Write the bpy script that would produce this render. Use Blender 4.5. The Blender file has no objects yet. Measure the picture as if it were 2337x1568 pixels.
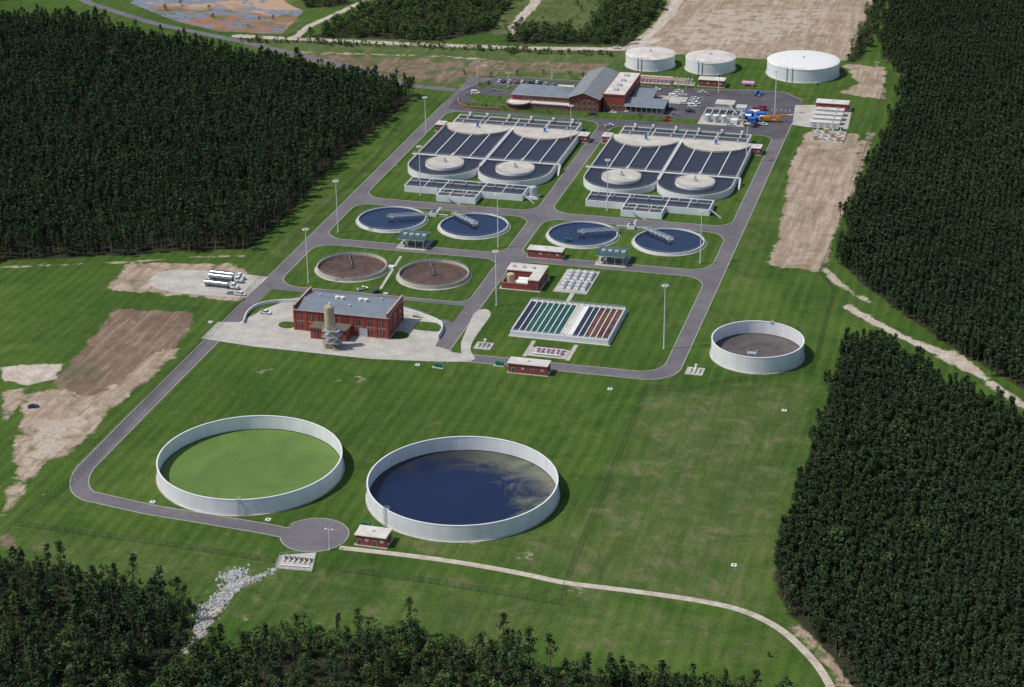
import bpy, math, random
import numpy as np
from mathutils import Vector, Matrix
random.seed(7); rng=np.random.default_rng(7)
scene=bpy.context.scene
COL=scene.collection
# ---------------------------------------------------------------- survey plan
F=4500.0; CX=1168.5; CY=784.0
yv=np.array([1322,2010,-4500.]); yv/=np.linalg.norm(yv)
xv=np.array([18010,-1773,4500.]); xv-=xv.dot(yv)*yv; xv/=np.linalg.norm(xv)
zv=np.cross(xv,yv)
CAM=(356.5,-700.0,369.0)
def P(u,v,z=0.0):
    "aerial survey: photo point -> plan position (metres) on the level z"
    d=np.array([u-CX,CY-v,-F]); w=(xv@d,yv@d,zv@d); t=(z-CAM[2])/w[2]
    return (CAM[0]+w[0]*t, CAM[1]+w[1]*t)
def Zat(u,v,Y):
    d=np.array([u-CX,CY-v,-F]); t=(Y-CAM[1])/(yv@d); return CAM[2]+(zv@d)*t
def PP(l,z=0): return [P(a,b,z) for a,b in l]
cam=bpy.data.cameras.new("camera"); co=bpy.data.objects.new("camera",cam); COL.objects.link(co)
R=Matrix(((xv[0],xv[1],xv[2]),(yv[0],yv[1],yv[2]),(zv[0],zv[1],zv[2])))
co.matrix_world=Matrix.Translation(CAM)@R.to_4x4()
cam.sensor_width=36; cam.lens=36*F/2337; cam.clip_start=1; cam.clip_end=40000
scene.camera=co
# ---------------------------------------------------------------- light
az=Vector((-0.88,-0.42)).normalized(); EL=math.radians(57)
S=Vector((az.x*math.cos(EL),az.y*math.cos(EL),math.sin(EL)))
sd=bpy.data.lights.new("sun",'SUN'); sd.energy=3.5; sd.angle=math.radians(1.0); sd.color=(1,0.955,0.89)
so=bpy.data.objects.new("sun",sd); COL.objects.link(so); so.location=(0,0,600); so.rotation_euler=S.to_track_quat('Z','Y').to_euler()
W=bpy.data.worlds.new("World"); scene.world=W; W.use_nodes=True
nt=W.node_tree; bg=nt.nodes['Background']; sk=nt.nodes.new('ShaderNodeTexSky'); sk.sky_type='NISHITA'; sk.sun_disc=False
sk.sun_elevation=EL; sk.sun_rotation=math.atan2(S.x,S.y); nt.links.new(sk.outputs[0],bg.inputs[0]); bg.inputs[1].default_value=0.12
scene.view_settings.view_transform='Standard'; scene.view_settings.look='None'; scene.view_settings.exposure=0
# ---------------------------------------------------------------- materials
class NT:
    def __init__(s,name):
        s.m=bpy.data.materials.new(name); s.m.use_nodes=True; s.t=s.m.node_tree; s.b=s.t.nodes['Principled BSDF']
    def n(s,typ,ins=None,**kw):
        nd=s.t.nodes.new(typ)
        for k,v in kw.items(): setattr(nd,k,v)
        for k,v in (ins or {}).items():
            if isinstance(v,bpy.types.NodeSocket): s.t.links.new(v,nd.inputs[k])
            else: nd.inputs[k].default_value=v
        return nd
    def pos(s,sc=(1,1,1)):
        g=s.n('ShaderNodeNewGeometry'); m=s.n('ShaderNodeVectorMath',{0:g.outputs['Position'],1:sc},operation='MULTIPLY'); return m.outputs[0]
    def noise(s,vec,scale,detail=3,rough=.55,dist=0):
        return s.n('ShaderNodeTexNoise',{'Vector':vec,'Scale':scale,'Detail':detail,'Roughness':rough,'Distortion':dist}).outputs[0]
    def mr(s,v,a,b,c=0,d=1):
        return s.n('ShaderNodeMapRange',{0:v,1:a,2:b,3:c,4:d}).outputs[0]
    def math(s,op,a,b=0): return s.n('ShaderNodeMath',{0:a,1:b},operation=op).outputs[0]
    def mix(s,f,a,b,bt='MIX'):
        nd=s.n('ShaderNodeMix',data_type='RGBA',blend_type=bt)
        for i,v in ((0,f),(6,a),(7,b)):
            if isinstance(v,bpy.types.NodeSocket): s.t.links.new(v,nd.inputs[i])
            else: nd.inputs[i].default_value=v if i==0 else tuple(v)+((1,) if len(v)==3 else ())
        return nd.outputs[2]
    def mul(s,o,g): return s.mix(1,o,s.n('ShaderNodeCombineColor',{0:g,1:g,2:g}).outputs[0],'MULTIPLY')
    def col(s,v): s.t.links.new(v,s.b.inputs['Base Color'])
    def bump(s,h,st=.3,d=.1):
        b=s.n('ShaderNodeBump',{'Height':h,'Strength':st,'Distance':d}); s.t.links.new(b.outputs[0],s.b.inputs['Normal'])
def mat(name,c,c2=None,scale=.6,rough=.8,metal=0,vec=(1,1,1),lo=.35,hi=.65,detail=4,fine=0,spec=.5,amp=(.82,1.15)):
    t=NT(name); c2=c2 or tuple(x*.8 for x in c)
    v=t.pos(vec); n=t.noise(v,scale,detail); o=t.mix(t.mr(n,lo,hi),c,c2)
    if fine: o=t.mul(o,t.mr(t.noise(t.pos(),fine,2),.3,.7,*amp))
    t.col(o); t.b.inputs['Roughness'].default_value=rough; t.b.inputs['Metallic'].default_value=metal
    t.b.inputs['Specular IOR Level'].default_value=spec
    return t.m
M={}
M['asphalt']=mat('asphalt',(.115,.103,.112),(.155,.140,.148),.05,.9,fine=.35,amp=(.9,1.08))
M['asphalt_dark']=mat('asphalt_dark',(.065,.058,.066),(.10,.09,.1),.08,.9,fine=1.5)
M['concrete']=mat('concrete',(.48,.455,.40),(.37,.34,.295),.12,.85,fine=.6,amp=(.88,1.08))
M['conc_w']=mat('tank_wall_concrete',(.76,.76,.755),(.68,.68,.67),.25,.7,vec=(1,1,.1),fine=.12,amp=(.94,1.04))
M['deck']=mat('deck_concrete',(.55,.51,.43),(.43,.39,.33),.15,.8,fine=.8,amp=(.88,1.1))
M['grey_wall']=mat('grey_wall_concrete',(.55,.54,.52),(.42,.41,.39),.4,.8,vec=(1,1,.2))
M['kerb']=mat('kerb_concrete',(.42,.40,.36),(.32,.31,.28),.3)
M['sand']=mat('sand',(.52,.46,.375),(.38,.32,.25),.2,.95,fine=.9)
M['brick']=mat('brick',(.30,.062,.048),(.22,.05,.04),.5,.85,fine=2.5)
M['band']=mat('brick_band',(.42,.33,.26),None,.5)
M['glass']=mat('window_glass',(.02,.03,.035),None,.5,.12)
M['white']=mat('white_paint',(.78,.77,.74),(.68,.66,.62),.6,.5)
M['roofw']=mat('white_roof',(.66,.62,.56),(.50,.45,.40),.12,.8,fine=.5,amp=(.9,1.05))
M['steel']=mat('galvanised_steel',(.55,.57,.58),(.42,.44,.45),1,.5,.3)
M['steel_dk']=mat('dark_steel',(.1,.1,.11),None,1,.5,.3)
M['chrome']=mat('polished_tank_steel',(.5,.5,.52),(.3,.3,.33),1.5,.25,.9)
M['tan']=mat('tan_paint',(.52,.42,.27),(.42,.34,.22),.7,.6)
M['teal']=mat('teal_metal_roof',(.045,.085,.09),(.06,.11,.11),.4,.45)
M['pink']=mat('lavender_pipe_paint',(.66,.36,.50),(.5,.26,.4),.8,.5)
M['blue']=mat('blue_paint',(.02,.1,.42),(.03,.14,.5),.6,.5)
M['green_eq']=mat('green_pump_paint',(.02,.16,.09),None,.8,.5)
M['yellow']=mat('orange_machine_paint',(.62,.26,.03),(.5,.2,.03),.8,.5)
M['rubber']=mat('tyre_rubber',(.02,.02,.02),None,2,.9)
M['red']=mat('red_car_paint',(.4,.02,.02),None,1,.3)
M['silver']=mat('silver_car_paint',(.4,.41,.42),None,1,.3,.4)
M['black']=mat('black_car_paint',(.02,.02,.025),None,1,.3)
M['navy']=mat('navy_car_paint',(.02,.04,.12),None,1,.3)
M['rock']=mat('limestone_rock',(.52,.52,.50),(.27,.27,.25),.6,.9)
M['bark']=mat('bark',(.15,.12,.09),None,1,.95)
def seam_roof(name,c,axis):
    t=NT(name); w=t.n('ShaderNodeTexWave',{'Vector':t.pos(),'Scale':.55,'Distortion':0},bands_direction=axis).outputs[1]
    n=t.noise(t.pos(),.2,4); o=t.mix(t.mr(n,.35,.65),c,tuple(x*.82 for x in c))
    t.col(t.mul(o,t.mr(w,.0,.25,.72,1)))
    t.b.inputs['Roughness'].default_value=.5; return t.m
M['seamX']=seam_roof('standing_seam_roof',(.21,.235,.265),'X')
M['seamY']=seam_roof('standing_seam_roof_long',(.24,.25,.245),'Y')
def foliage(name,a,b):
    t=NT(name); oi=t.n('ShaderNodeObjectInfo').outputs['Random']; n=t.noise(t.pos(),.016,5,.62); n2=t.noise(t.pos(),.45,2)
    f=t.math('ADD',t.math('MULTIPLY',oi,.65),t.math('MULTIPLY',t.mr(n,.36,.64),.35)); o=t.mix(f,a,b)
    t.col(t.mul(o,t.mr(n2,.3,.7,.72,1.28)))
    t.b.inputs['Roughness'].default_value=.85; t.b.inputs['Specular IOR Level'].default_value=.1; return t.m
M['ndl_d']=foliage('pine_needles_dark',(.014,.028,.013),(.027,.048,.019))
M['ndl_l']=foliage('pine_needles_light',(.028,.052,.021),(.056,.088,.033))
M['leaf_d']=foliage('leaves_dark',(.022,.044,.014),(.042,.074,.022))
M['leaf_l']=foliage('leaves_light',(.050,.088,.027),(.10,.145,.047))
def water(name,c,c2,scale,rough=.12,lo=.4,hi=.6,bump=.15,dist=0,vec=(1,1,1),spec=.5):
    t=NT(name); v=t.pos(vec); n=t.noise(v,scale,5,.6,dist); t.col(t.mix(t.mr(n,lo,hi),c,c2)); t.b.inputs['Specular IOR Level'].default_value=spec
    t.b.inputs['Roughness'].default_value=rough; t.bump(t.noise(t.pos(),.9,3),bump,.1); return t.m
M['w_blue']=water('clarifier_water',(.006,.014,.048),(.010,.021,.064),.08,.15)
M['w_aer']=water('aeration_water',(.010,.011,.024),(.040,.040,.055),1.0,.4,bump=.7,lo=.35,hi=.7,spec=.4)
M['w_brown']=water('thickener_sludge_water',(.125,.075,.052),(.08,.048,.036),.12,.5,spec=.25,dist=1)
M['w_arm']=water('thickener_arm',(.045,.03,.025),(.14,.10,.08),.4,.5)
M['w_grey']=water('grey_brown_water',(.115,.098,.09),(.08,.07,.066),.12,.45,dist=1,spec=.3)
M['w_algae']=water('algae_green_water',(.125,.20,.04),(.090,.155,.032),.03,.6,dist=2.5,lo=.35,hi=.65,spec=.3)
M['w_filtg']=water('filter_green_water',(.006,.05,.03),(.012,.085,.05),.1,.25)
M['w_filtb']=water('filter_brown_water',(.06,.02,.01),(.15,.055,.018),.12,.35,spec=.3)
M['w_dark']=water('channel_dark_water',(.010,.013,.022),(.020,.024,.034),.3,.25)
TC2=P(1055.5,1093,7)
t=NT('storage_water_with_scum'); g=t.n('ShaderNodeNewGeometry').outputs['Position']
c=t.n('ShaderNodeVectorMath',{0:g,1:(TC2[0]-7,TC2[1]-8,0)},operation='SUBTRACT').outputs[0]
sp=t.n('ShaderNodeVectorMath',{0:c,1:(.92,.98,0)},operation='MULTIPLY').outputs[0]
ln=t.n('ShaderNodeVectorMath',{0:sp},operation='LENGTH').outputs['Value']
n=t.noise(g,.028,9,.66,3.2)
f=t.math('ADD',ln,t.math('MULTIPLY',t.math('SUBTRACT',n,.5),50))
c2=t.mix(t.mr(t.noise(g,.035,7,.6,5),.35,.65),(.065,.07,.052),(.145,.155,.10))
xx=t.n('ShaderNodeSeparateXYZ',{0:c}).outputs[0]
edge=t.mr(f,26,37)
sky_navy=t.mix(t.mr(t.noise(g,.05,4,.6,1),.3,.7),(.005,.009,.036),(.008,.013,.050))  # navy of the reflected sky put into the water's base colour
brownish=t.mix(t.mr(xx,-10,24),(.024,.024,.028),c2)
t.col(t.mix(edge,sky_navy,brownish)); t.b.inputs['Roughness'].default_value=.25; t.bump(t.noise(g,.8,3),.1,.1)
M['w_scum']=t.m
t=NT('chain_link_mesh'); t.b.inputs['Base Color'].default_value=(.05,.06,.05,1); t.b.inputs['Alpha'].default_value=.17; M['link']=t.m
def ground_mat():
    t=NT('grass_ground'); p=t.pos()
    n1=t.noise(p,.009,5,.6,.6); n2=t.noise(p,.10,9,.7,.5); n3=t.noise(p,.7,5,.75); ns=t.noise(t.pos((.30,.024,1)),1,6,.68,.3); nm=t.noise(p,.03,8,.70,1.2)
    nx_=t.noise(t.pos((.02,.28,1)),1,5,.6,.3)
    gr=t.mix(t.mr(n1,.36,.64),(.040,.088,.013),(.080,.132,.024))
    gr=t.mix(t.mr(nm,.42,.66,0,.8),gr,(.028,.066,.011))
    gr=t.mix(t.mr(ns,.46,.70,0,.5),gr,(.098,.132,.036))
    gr=t.mix(t.mr(nx_,.5,.72,0,.35),gr,(.085,.128,.030))
    gr=t.mix(t.mr(n2,.57,.70,0,.45),gr,(.135,.14,.058))
    mow=t.n('ShaderNodeTexWave',{'Vector':p,'Scale':.055,'Distortion':2.2,'Detail':3,'Detail Scale':.3},bands_direction='X').outputs[1]
    gr=t.mul(gr,t.mr(mow,0,1,.90,1.08))
    at=t.n('ShaderNodeAttribute',attribute_name='m1').outputs['Color']; s1=t.n('ShaderNodeSeparateColor',{0:at}).outputs
    at=t.n('ShaderNodeAttribute',attribute_name='m2').outputs['Color']; s2=t.n('ShaderNodeSeparateColor',{0:at}).outputs
    rag=t.math('MULTIPLY',t.math('SUBTRACT',n2,.5),1.7)
    def fac(m,a=.4,b=.6): return t.mr(t.math('ADD',m,rag),a,b)
    dull=t.mix(t.mr(ns,.35,.65),(.068,.102,.027),(.122,.145,.055)); dull=t.mix(t.mr(n2,.50,.64,0,.65),dull,(.19,.16,.09)); dull=t.mix(t.mr(nm,.45,.65,0,.65),dull,(.044,.080,.018))
    o=t.mix(t.math('MULTIPLY',fac(s2[1],.25,.9),.92),gr,dull)
    brown=t.mix(t.mr(n2,.35,.62),(.155,.105,.07),(.26,.185,.13)); brown=t.mix(t.mr(nm,.35,.6,0,.6),brown,(.115,.078,.055)); brown=t.mix(t.mr(ns,.5,.62,0,.5),brown,(.33,.26,.195)); brown=t.mix(t.mr(n1,.52,.6,0,.5),brown,(.08,.10,.04))
    o=t.mix(fac(s2[0]),o,brown)
    dirt=t.mix(t.mr(n2,.35,.62),(.29,.215,.15),(.45,.365,.28)); dirt=t.mix(t.mr(ns,.43,.60,0,.65),dirt,(.22,.155,.105)); dirt=t.mix(t.mr(nm,.54,.66,0,.6),dirt,(.13,.135,.06))
    o=t.mix(fac(s1[0]),o,dirt)
    sand=t.mix(t.mr(n2,.35,.62),(.58,.52,.44),(.39,.32,.25)); sand=t.mix(t.mr(ns,.48,.62,0,.55),sand,(.33,.26,.20))
    o=t.mix(fac(s1[1]),o,sand)
    ff=t.mix(n2,(.018,.028,.011),(.05,.044,.027))
    o=t.mix(fac(s1[2],.35,.65),o,ff)
    marsh=t.mix(t.mr(nm,.42,.6),(.30,.15,.09),(.10,.12,.05)); marsh=t.mix(t.mr(n1,.50,.56),marsh,(.42,.28,.19)); marsh=t.mix(t.mr(t.noise(t.pos((.04,.08,1)),1,6,.6,1),.50,.54),marsh,(.17,.20,.25))
    o=t.mix(fac(s2[2]),o,marsh)
    t.col(t.mul(o,t.mr(n3,.25,.75,.66,1.34))); t.b.inputs['Roughness'].default_value=.95; t.b.inputs['Specular IOR Level'].default_value=.08
    t.bump(n3,.4,.3); return t.m
M['grass']=ground_mat()
# ---------------------------------------------------------------- mesh builder
class MB:
    def __init__(s): s.v=[];s.f=[];s.mi=[];s.ml=[]; s.sm=[]
    def k(s,m):
        if m not in s.ml: s.ml.append(m)
        return s.ml.index(m)
    def add(s,vs,fs,m,smooth=False):
        b=len(s.v); s.v+=[tuple(x) for x in vs]; i=s.k(m)
        for f in fs: s.f.append([b+j for j in f]); s.mi.append(i); s.sm.append(smooth)
    def box(s,x0,x1,y0,y1,z0,z1,m):
        s.add([(x0,y0,z0),(x1,y0,z0),(x1,y1,z0),(x0,y1,z0),(x0,y0,z1),(x1,y0,z1),(x1,y1,z1),(x0,y1,z1)],
              [(0,3,2,1),(4,5,6,7),(0,1,5,4),(1,2,6,5),(2,3,7,6),(3,0,4,7)],m)
    def prism(s,pts,z0,z1,m,mt=None):
        n=len(pts); a=sum(pts[i][0]*pts[(i+1)%n][1]-pts[(i+1)%n][0]*pts[i][1] for i in range(n))
        if a<0: pts=pts[::-1]
        s.add([(x,y,z0) for x,y in pts]+[(x,y,z1) for x,y in pts],[(i,(i+1)%n,n+(i+1)%n,n+i) for i in range(n)],m)
        s.add([(x,y,z1) for x,y in pts],[tuple(range(n))],mt or m)
    def sheet(s,pts,z,m):
        n=len(pts); a=sum(pts[i][0]*pts[(i+1)%n][1]-pts[(i+1)%n][0]*pts[i][1] for i in range(n))
        if a<0: pts=pts[::-1]
        s.add([(x,y,z) for x,y in pts],[tuple(range(n))],m)
    def cyl(s,cx,cy,r,z0,z1,m,n=24,r2=None,mt=None):
        r2=r if r2 is None else r2
        A=[(math.cos(2*math.pi*i/n),math.sin(2*math.pi*i/n)) for i in range(n)]
        s.add([(cx+a*r,cy+b*r,z0) for a,b in A]+[(cx+a*r2,cy+b*r2,z1) for a,b in A],[(i,(i+1)%n,n+(i+1)%n,n+i) for i in range(n)],m,n>10)
        s.add([(cx+a*r2,cy+b*r2,z1) for a,b in A],[tuple(range(n))],mt or m)
    def hcyl(s,p,q,r,m,n=12):
        p=Vector(p);q=Vector(q);d=(q-p).normalized();u=d.orthogonal().normalized();w=d.cross(u)
        L=[u*math.cos(2*math.pi*i/n)*r+w*math.sin(2*math.pi*i/n)*r for i in range(n)]
        s.add([p+l for l in L]+[q+l for l in L],[(i,(i+1)%n,n+(i+1)%n,n+i) for i in range(n)],m,True)
        s.add([p+l for l in L],[tuple(range(n))[::-1]],m); s.add([q+l for l in L],[tuple(range(n))],m)
    def dome(s,cx,cy,r,z,h,m,n=48,k=5):
        for j in range(k):
            ra=r*math.cos(j/k*math.pi/2);rb=r*math.cos((j+1)/k*math.pi/2);za=z+h*math.sin(j/k*math.pi/2);zb=z+h*math.sin((j+1)/k*math.pi/2)
            if rb<1e-3: rb=.01
            A=[(math.cos(2*math.pi*i/n),math.sin(2*math.pi*i/n)) for i in range(n)]
            s.add([(cx+a*ra,cy+b*ra,za) for a,b in A]+[(cx+a*rb,cy+b*rb,zb) for a,b in A],[(i,(i+1)%n,n+(i+1)%n,n+i) for i in range(n)],m,True)
    def ring(s,cx,cy,ri,ro,z0,z1,m,n=128,a0=0,a1=2*math.pi,mi=None):
        N=n+1; A=[(math.cos(a0+(a1-a0)*i/n),math.sin(a0+(a1-a0)*i/n)) for i in range(N)]
        o0=[(cx+a*ro,cy+b*ro,z0) for a,b in A];o1=[(cx+a*ro,cy+b*ro,z1) for a,b in A]
        i0=[(cx+a*ri,cy+b*ri,z0) for a,b in A];i1=[(cx+a*ri,cy+b*ri,z1) for a,b in A]
        q=lambda A_,B_:(A_+B_,[(i,i+1,N+i+1,N+i) for i in range(n)])
        vs,fs=q(o0,o1); s.add(vs,fs,m,True)
        vs,fs=q(i1,i0); s.add(vs,fs,mi or m,True)
        vs,fs=q(o1,i1); s.add(vs,fs,m)
    def beam(s,p,q,w,h,m):
        p=Vector(p);q=Vector(q);d=(q-p)
        if d.length<1e-6:return
        d.normalize(); up=Vector((0,0,1))
        if abs(d.z)>.99: up=Vector((1,0,0))
        sd_=d.cross(up).normalized()*w/2; u=sd_.cross(d).normalized()*h/2
        c=[-sd_-u,sd_-u,sd_+u,-sd_+u]
        s.add([p+x for x in c]+[q+x for x in c],[(0,1,2,3),(7,6,5,4),(0,4,5,1),(1,5,6,2),(2,6,7,3),(3,7,4,0)],m)
    def wall(s,pts,th,z0,z1,m,closed=False,mt=None):
        n=len(pts);L=[];Rr=[]
        for i in range(n):
            p=Vector(pts[i])
            a=Vector(pts[i-1]) if (i>0 or closed) else None; b=Vector(pts[(i+1)%n]) if (i<n-1 or closed) else None
            d1=(p-a).normalized() if a is not None else None; d2=(b-p).normalized() if b is not None else None
            d1=d1 if d1 is not None else d2; d2=d2 if d2 is not None else d1
            t_=(d1+d2); t_=t_.normalized() if t_.length>1e-4 else d1; nn=Vector((-t_.y,t_.x)); k=1/max(.35,nn.dot(Vector((-d1.y,d1.x))))
            L.append(p+nn*th/2*k);Rr.append(p-nn*th/2*k)
        segs=range(n if closed else n-1)
        V=[(a.x,a.y,z0) for a in L]+[(a.x,a.y,z1) for a in L]+[(a.x,a.y,z0) for a in Rr]+[(a.x,a.y,z1) for a in Rr]
        f=[];ft=[]
        for i in segs:
            j=(i+1)%n; f.append((j,i,n+i,n+j)); f.append((2*n+i,2*n+j,3*n+j,3*n+i)); ft.append((3*n+i,3*n+j,n+j,n+i))
        if not closed: f.append((0,2*n,3*n,n)); f.append((3*n-1,n-1,2*n-1,4*n-1))
        s.add(V,f,m); s.add(V,ft,mt or m)
    def rail(s,p,q,z,m='steel',h=1.05,sp=2.5,w=.07):
        L=math.hypot(q[0]-p[0],q[1]-p[1]); k=max(1,int(L/sp))
        for zz in (z+h,z+h*.5): s.beam((p[0],p[1],zz),(q[0],q[1],zz),w,w,m)
        for i in range(k+1):
            a=i/k;x=p[0]+(q[0]-p[0])*a;y=p[1]+(q[1]-p[1])*a; s.beam((x,y,z),(x,y,z+h),w,w,m)
    def railc(s,cx,cy,r,z,m='steel',n=64,a0=0,a1=2*math.pi):
        pts=[(cx+r*math.cos(a0+(a1-a0)*i/n),cy+r*math.sin(a0+(a1-a0)*i/n)) for i in range(n+1)]
        for i in range(n): s.rail(pts[i],pts[i+1],z,m,sp=99,w=.06)
    def obj(s,name,rot=None,loc=None,org=None):
        me=bpy.data.meshes.new(name); a=np.array(s.v,dtype=float)
        if loc is None:
            o=org or ((a[:,0].min()+a[:,0].max())/2,(a[:,1].min()+a[:,1].max())/2,0); a=a-np.array(o)
        else: o=loc
        me.from_pydata(a.tolist(),[],s.f)
        for m in s.ml: me.materials.append(M[m] if isinstance(m,str) else m)
        me.polygons.foreach_set('material_index',s.mi); me.polygons.foreach_set('use_smooth',s.sm); me.update()
        ob=bpy.data.objects.new(name,me); COL.objects.link(ob); ob.location=o
        if rot: ob.rotation_euler=(0,0,rot)
        return ob
def inst(ob,name,x,y,rot=0,sc=1,z=.08):
    o=bpy.data.objects.new(name,ob.data); COL.objects.link(o); o.location=(x,y,z); o.rotation_euler=(0,0,rot); o.scale=(sc,)*3; return o
def inpoly(X,Y,poly):
    r=np.zeros(X.shape,bool); n=len(poly)
    for i in range(n):
        x1,y1=poly[i];x2,y2=poly[(i+1)%n]
        if y1==y2: continue
        c=((y1>Y)!=(y2>Y)); r^=c&(X<(x2-x1)*(Y-y1)/(y2-y1)+x1)
    return r
def rrect(x0,x1,y0,y1,r,n=8):
    rs=r if isinstance(r,(list,tuple)) else [r]*4; out=[]
    for (cx,cy,a,q) in ((x0,y0,180,0),(x1,y0,270,1),(x1,y1,0,2),(x0,y1,90,3)):
        rr=rs[q]; ox=cx+(rr if q in(0,3) else -rr); oy=cy+(rr if q in(0,1) else -rr)
        for i in range(n+1):
            t_=math.radians(a+90*i/n); out.append((ox+rr*math.cos(t_),oy+rr*math.sin(t_)))
    return out
# ---------------------------------------------------------------- ground masks
xs=np.arange(-470,500.1,1.7); ys=np.arange(-290,920,1.7)
ext=np.array([4,12,30,70,150,320,700,1500,3200,7000,15000.])
xs=np.concatenate([xs[0]-ext[::-1],xs,xs[-1]+ext]); ys=np.concatenate([ys[0]-ext[::-1],ys,ys[-1]+ext])
GX,GY=np.meshgrid(xs,ys); MK={k:np.zeros(GX.shape) for k in ('dirt','sand','forest','brown','dull','marsh')}
def paint(k,poly,val=1.0,px=True):
    if px: poly=PP(poly)
    m=inpoly(GX,GY,poly); MK[k][m]=np.maximum(MK[k][m],val) if val>0 else 0
def line(k,pts,w,val=1.0):
    pts=PP(pts)
    for a,b in zip(pts[:-1],pts[1:]):
        a=np.array(a);b=np.array(b);d=b-a;L=d@d
        t_=np.clip(((GX-a[0])*d[0]+(GY-a[1])*d[1])/L,0,1)
        D=np.hypot(GX-a[0]-t_*d[0],GY-a[1]-t_*d[1]); m=np.clip((w/2-D)/1.5+.5,0,1)*val; MK[k]=np.maximum(MK[k],m)
F_LEFT=[(-500,640),(-100,615),(0,598),(60,592),(150,590),(230,583),(300,583),(370,574),(450,574),(510,570),(572,570),(600,540),(640,505),(690,455),(720,420),(765,372),(800,340),(850,300),(880,275),(925,240),(940,222),(915,210),(850,200),(730,180),(640,160),(540,142),(480,128),(400,114),(330,108),(270,96),(235,72),(170,58),(-60,60),(-500,70)]
F_RU=[(2050,-60),(2012,90),(2015,130),(2062,170),(2058,230),(2038,290),(1995,370),(1960,440),(1932,520),(1918,600),(1970,650),(2060,715),(2160,785),(2337,888),(2800,1080),(2800,-60)]
F_RL=[(1945,775),(2000,785),(2100,850),(2200,905),(2337,985),(2900,1240),(2900,1900),(2080,1900),(1990,1640),(1900,1500),(1800,1400),(1768,1345),(1785,1250),(1835,1100),(1882,950),(1908,850)]
F_BL=[(-400,1285),(0,1290),(150,1312),(300,1345),(400,1385),(440,1425),(420,1480),(350,1560),(300,1700),(200,1900),(-500,1900)]
F_BM=[(395,1560),(430,1505),(560,1485),(620,1462),(700,1456),(800,1468),(900,1455),(1000,1478),(1150,1480),(1230,1535),(1350,1540),(1500,1560),(1700,1570),(1790,1600),(1900,1900),(300,1900)]
F_T1=[(715,84),(800,42),(860,8),(930,-60),(1180,-60),(1160,15),(1120,72),(1000,94),(850,88)]
F_T2=[(1150,96),(1185,68),(1345,74),(1365,32),(1410,-50),(1530,-50),(1495,40),(1432,104),(1300,102)]
F_T3=[(1935,140),(1972,60),(2010,-50),(2040,-50),(2000,60),(1965,138)]
F_T4=[(640,-60),(830,-60),(790,12),(700,20),(690,0)]
F_T5=[(-300,-80),(130,-80),(60,0),(-300,10)]
GAP=[(225,105),(245,130),(225,180),(190,235),(170,300),(165,330),(182,330),(192,290),(215,235),(250,180),(268,130),(250,108)]
for f in (F_LEFT,F_RU,F_RL,F_BL,F_BM,F_T1,F_T2,F_T3,F_T4,F_T5): paint('forest',f)
paint('brown',[(265,705),(446,712),(432,750),(380,830),(300,900),(170,935),(120,870),(190,795)])
paint('dirt',[(345,800),(412,795),(400,815),(290,905),(165,1035),(35,1090),(25,1020),(60,900),(130,885),(200,905),(290,860)],.75)
paint('sand',[(150,960),(260,900),(210,970),(150,1035),(45,1075),(40,1010),(80,950)],.52)
line('sand',[(440,716),(428,760),(405,800),(330,860)],3,.5)
for o_ in (0,14,40,58): line('sand',[(300+o_,730),(230+o_*.9,800),(150+o_,900),(80+o_,1000)],1.6,.44)
paint('sand',[(0,835),(150,828),(130,865),(60,880),(0,868)],.8)
paint('dirt',[(0,895),(45,880),(60,900),(20,960),(0,985)],.8)
paint('dirt',[(290,598),(520,600),(565,612),(560,690),(360,672),(238,662)],.72)
line('sand',[(300,612),(400,606),(540,606)],4,.5); line('sand',[(245,660),(340,668),(420,678)],4,.5)
line('sand',[(-100,622),(0,610),(150,604),(300,598),(430,588),(560,584)],3,.75)
paint('dirt',[(1838,300),(1965,305),(1940,400),(1872,622),(1755,606),(1785,500),(1800,400)])
line('dirt',[(1990,300),(1945,420),(1900,520),(1878,600)],5,.8)
line('sand',[(1880,612),(1905,640),(1950,670),(1985,690)],5,.7)
line('sand',[(1935,700),(2000,738),(2090,785),(2200,828),(2310,910),(2400,960)],6,.8)
paint('sand',[(2060,765),(2200,805),(2240,850),(2200,850),(2100,800)],.6)
paint('dirt',[(1555,-60),(1480,90),(1440,112),(1560,125),(1740,135),(1930,138),(1975,60),(2020,-60)])
paint('sand',[(1600,20),(1900,20),(1860,60),(1740,100),(1560,105),(1520,80)],.5)
paint('dull',[(1700,60),(1960,60),(1925,130),(1780,125)],1)
paint('dirt',[(1920,145),(2022,152),(2020,228),(1910,212),(1958,190)],.8)
paint('brown',[(620,118),(1000,134),(1400,145),(1370,172),(1200,165),(1010,193),(930,185),(760,160)],.58)
line('sand',[(640,118),(850,124),(1000,128),(1150,140)],7,.5)
paint('dull',[(560,85),(1480,110),(1360,180),(1000,200),(560,110)],1)
line('sand',[(540,82),(700,90),(1000,103),(1200,110),(1440,112),(1500,90)],8,1)
line('sand',[(676,85),(700,62),(760,35),(830,3),(870,-30)],6,.9)
line('sand',[(1165,75),(1190,40),(1222,5),(1240,-40)],9,.8)
paint('dull',[(1120,80),(1150,-50),(1400,-50),(1340,75)],1)
line('sand',[(1440,105),(1480,80),(1530,30),(1560,-30)],9,.9)
paint('marsh',[(300,8),(340,-60),(640,-60),(650,5),(692,25),(644,78),(500,72),(400,48)],1)
paint('dull',[(560,80),(690,75),(720,20),(840,-50),(640,-50)],.6)
paint('dirt',[(1780,1415),(1835,1425),(1975,1560),(2010,1640),(1925,1600),(1850,1480)],.8)
paint('brown',[(0,1215),(45,1225),(60,1250),(0,1262)],.8)
paint('dirt',[(0,1100),(100,1062),(60,1120),(0,1200)],.6)
paint('dirt',[(95,1115),(120,1105),(130,1145),(100,1150)],.5)
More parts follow.
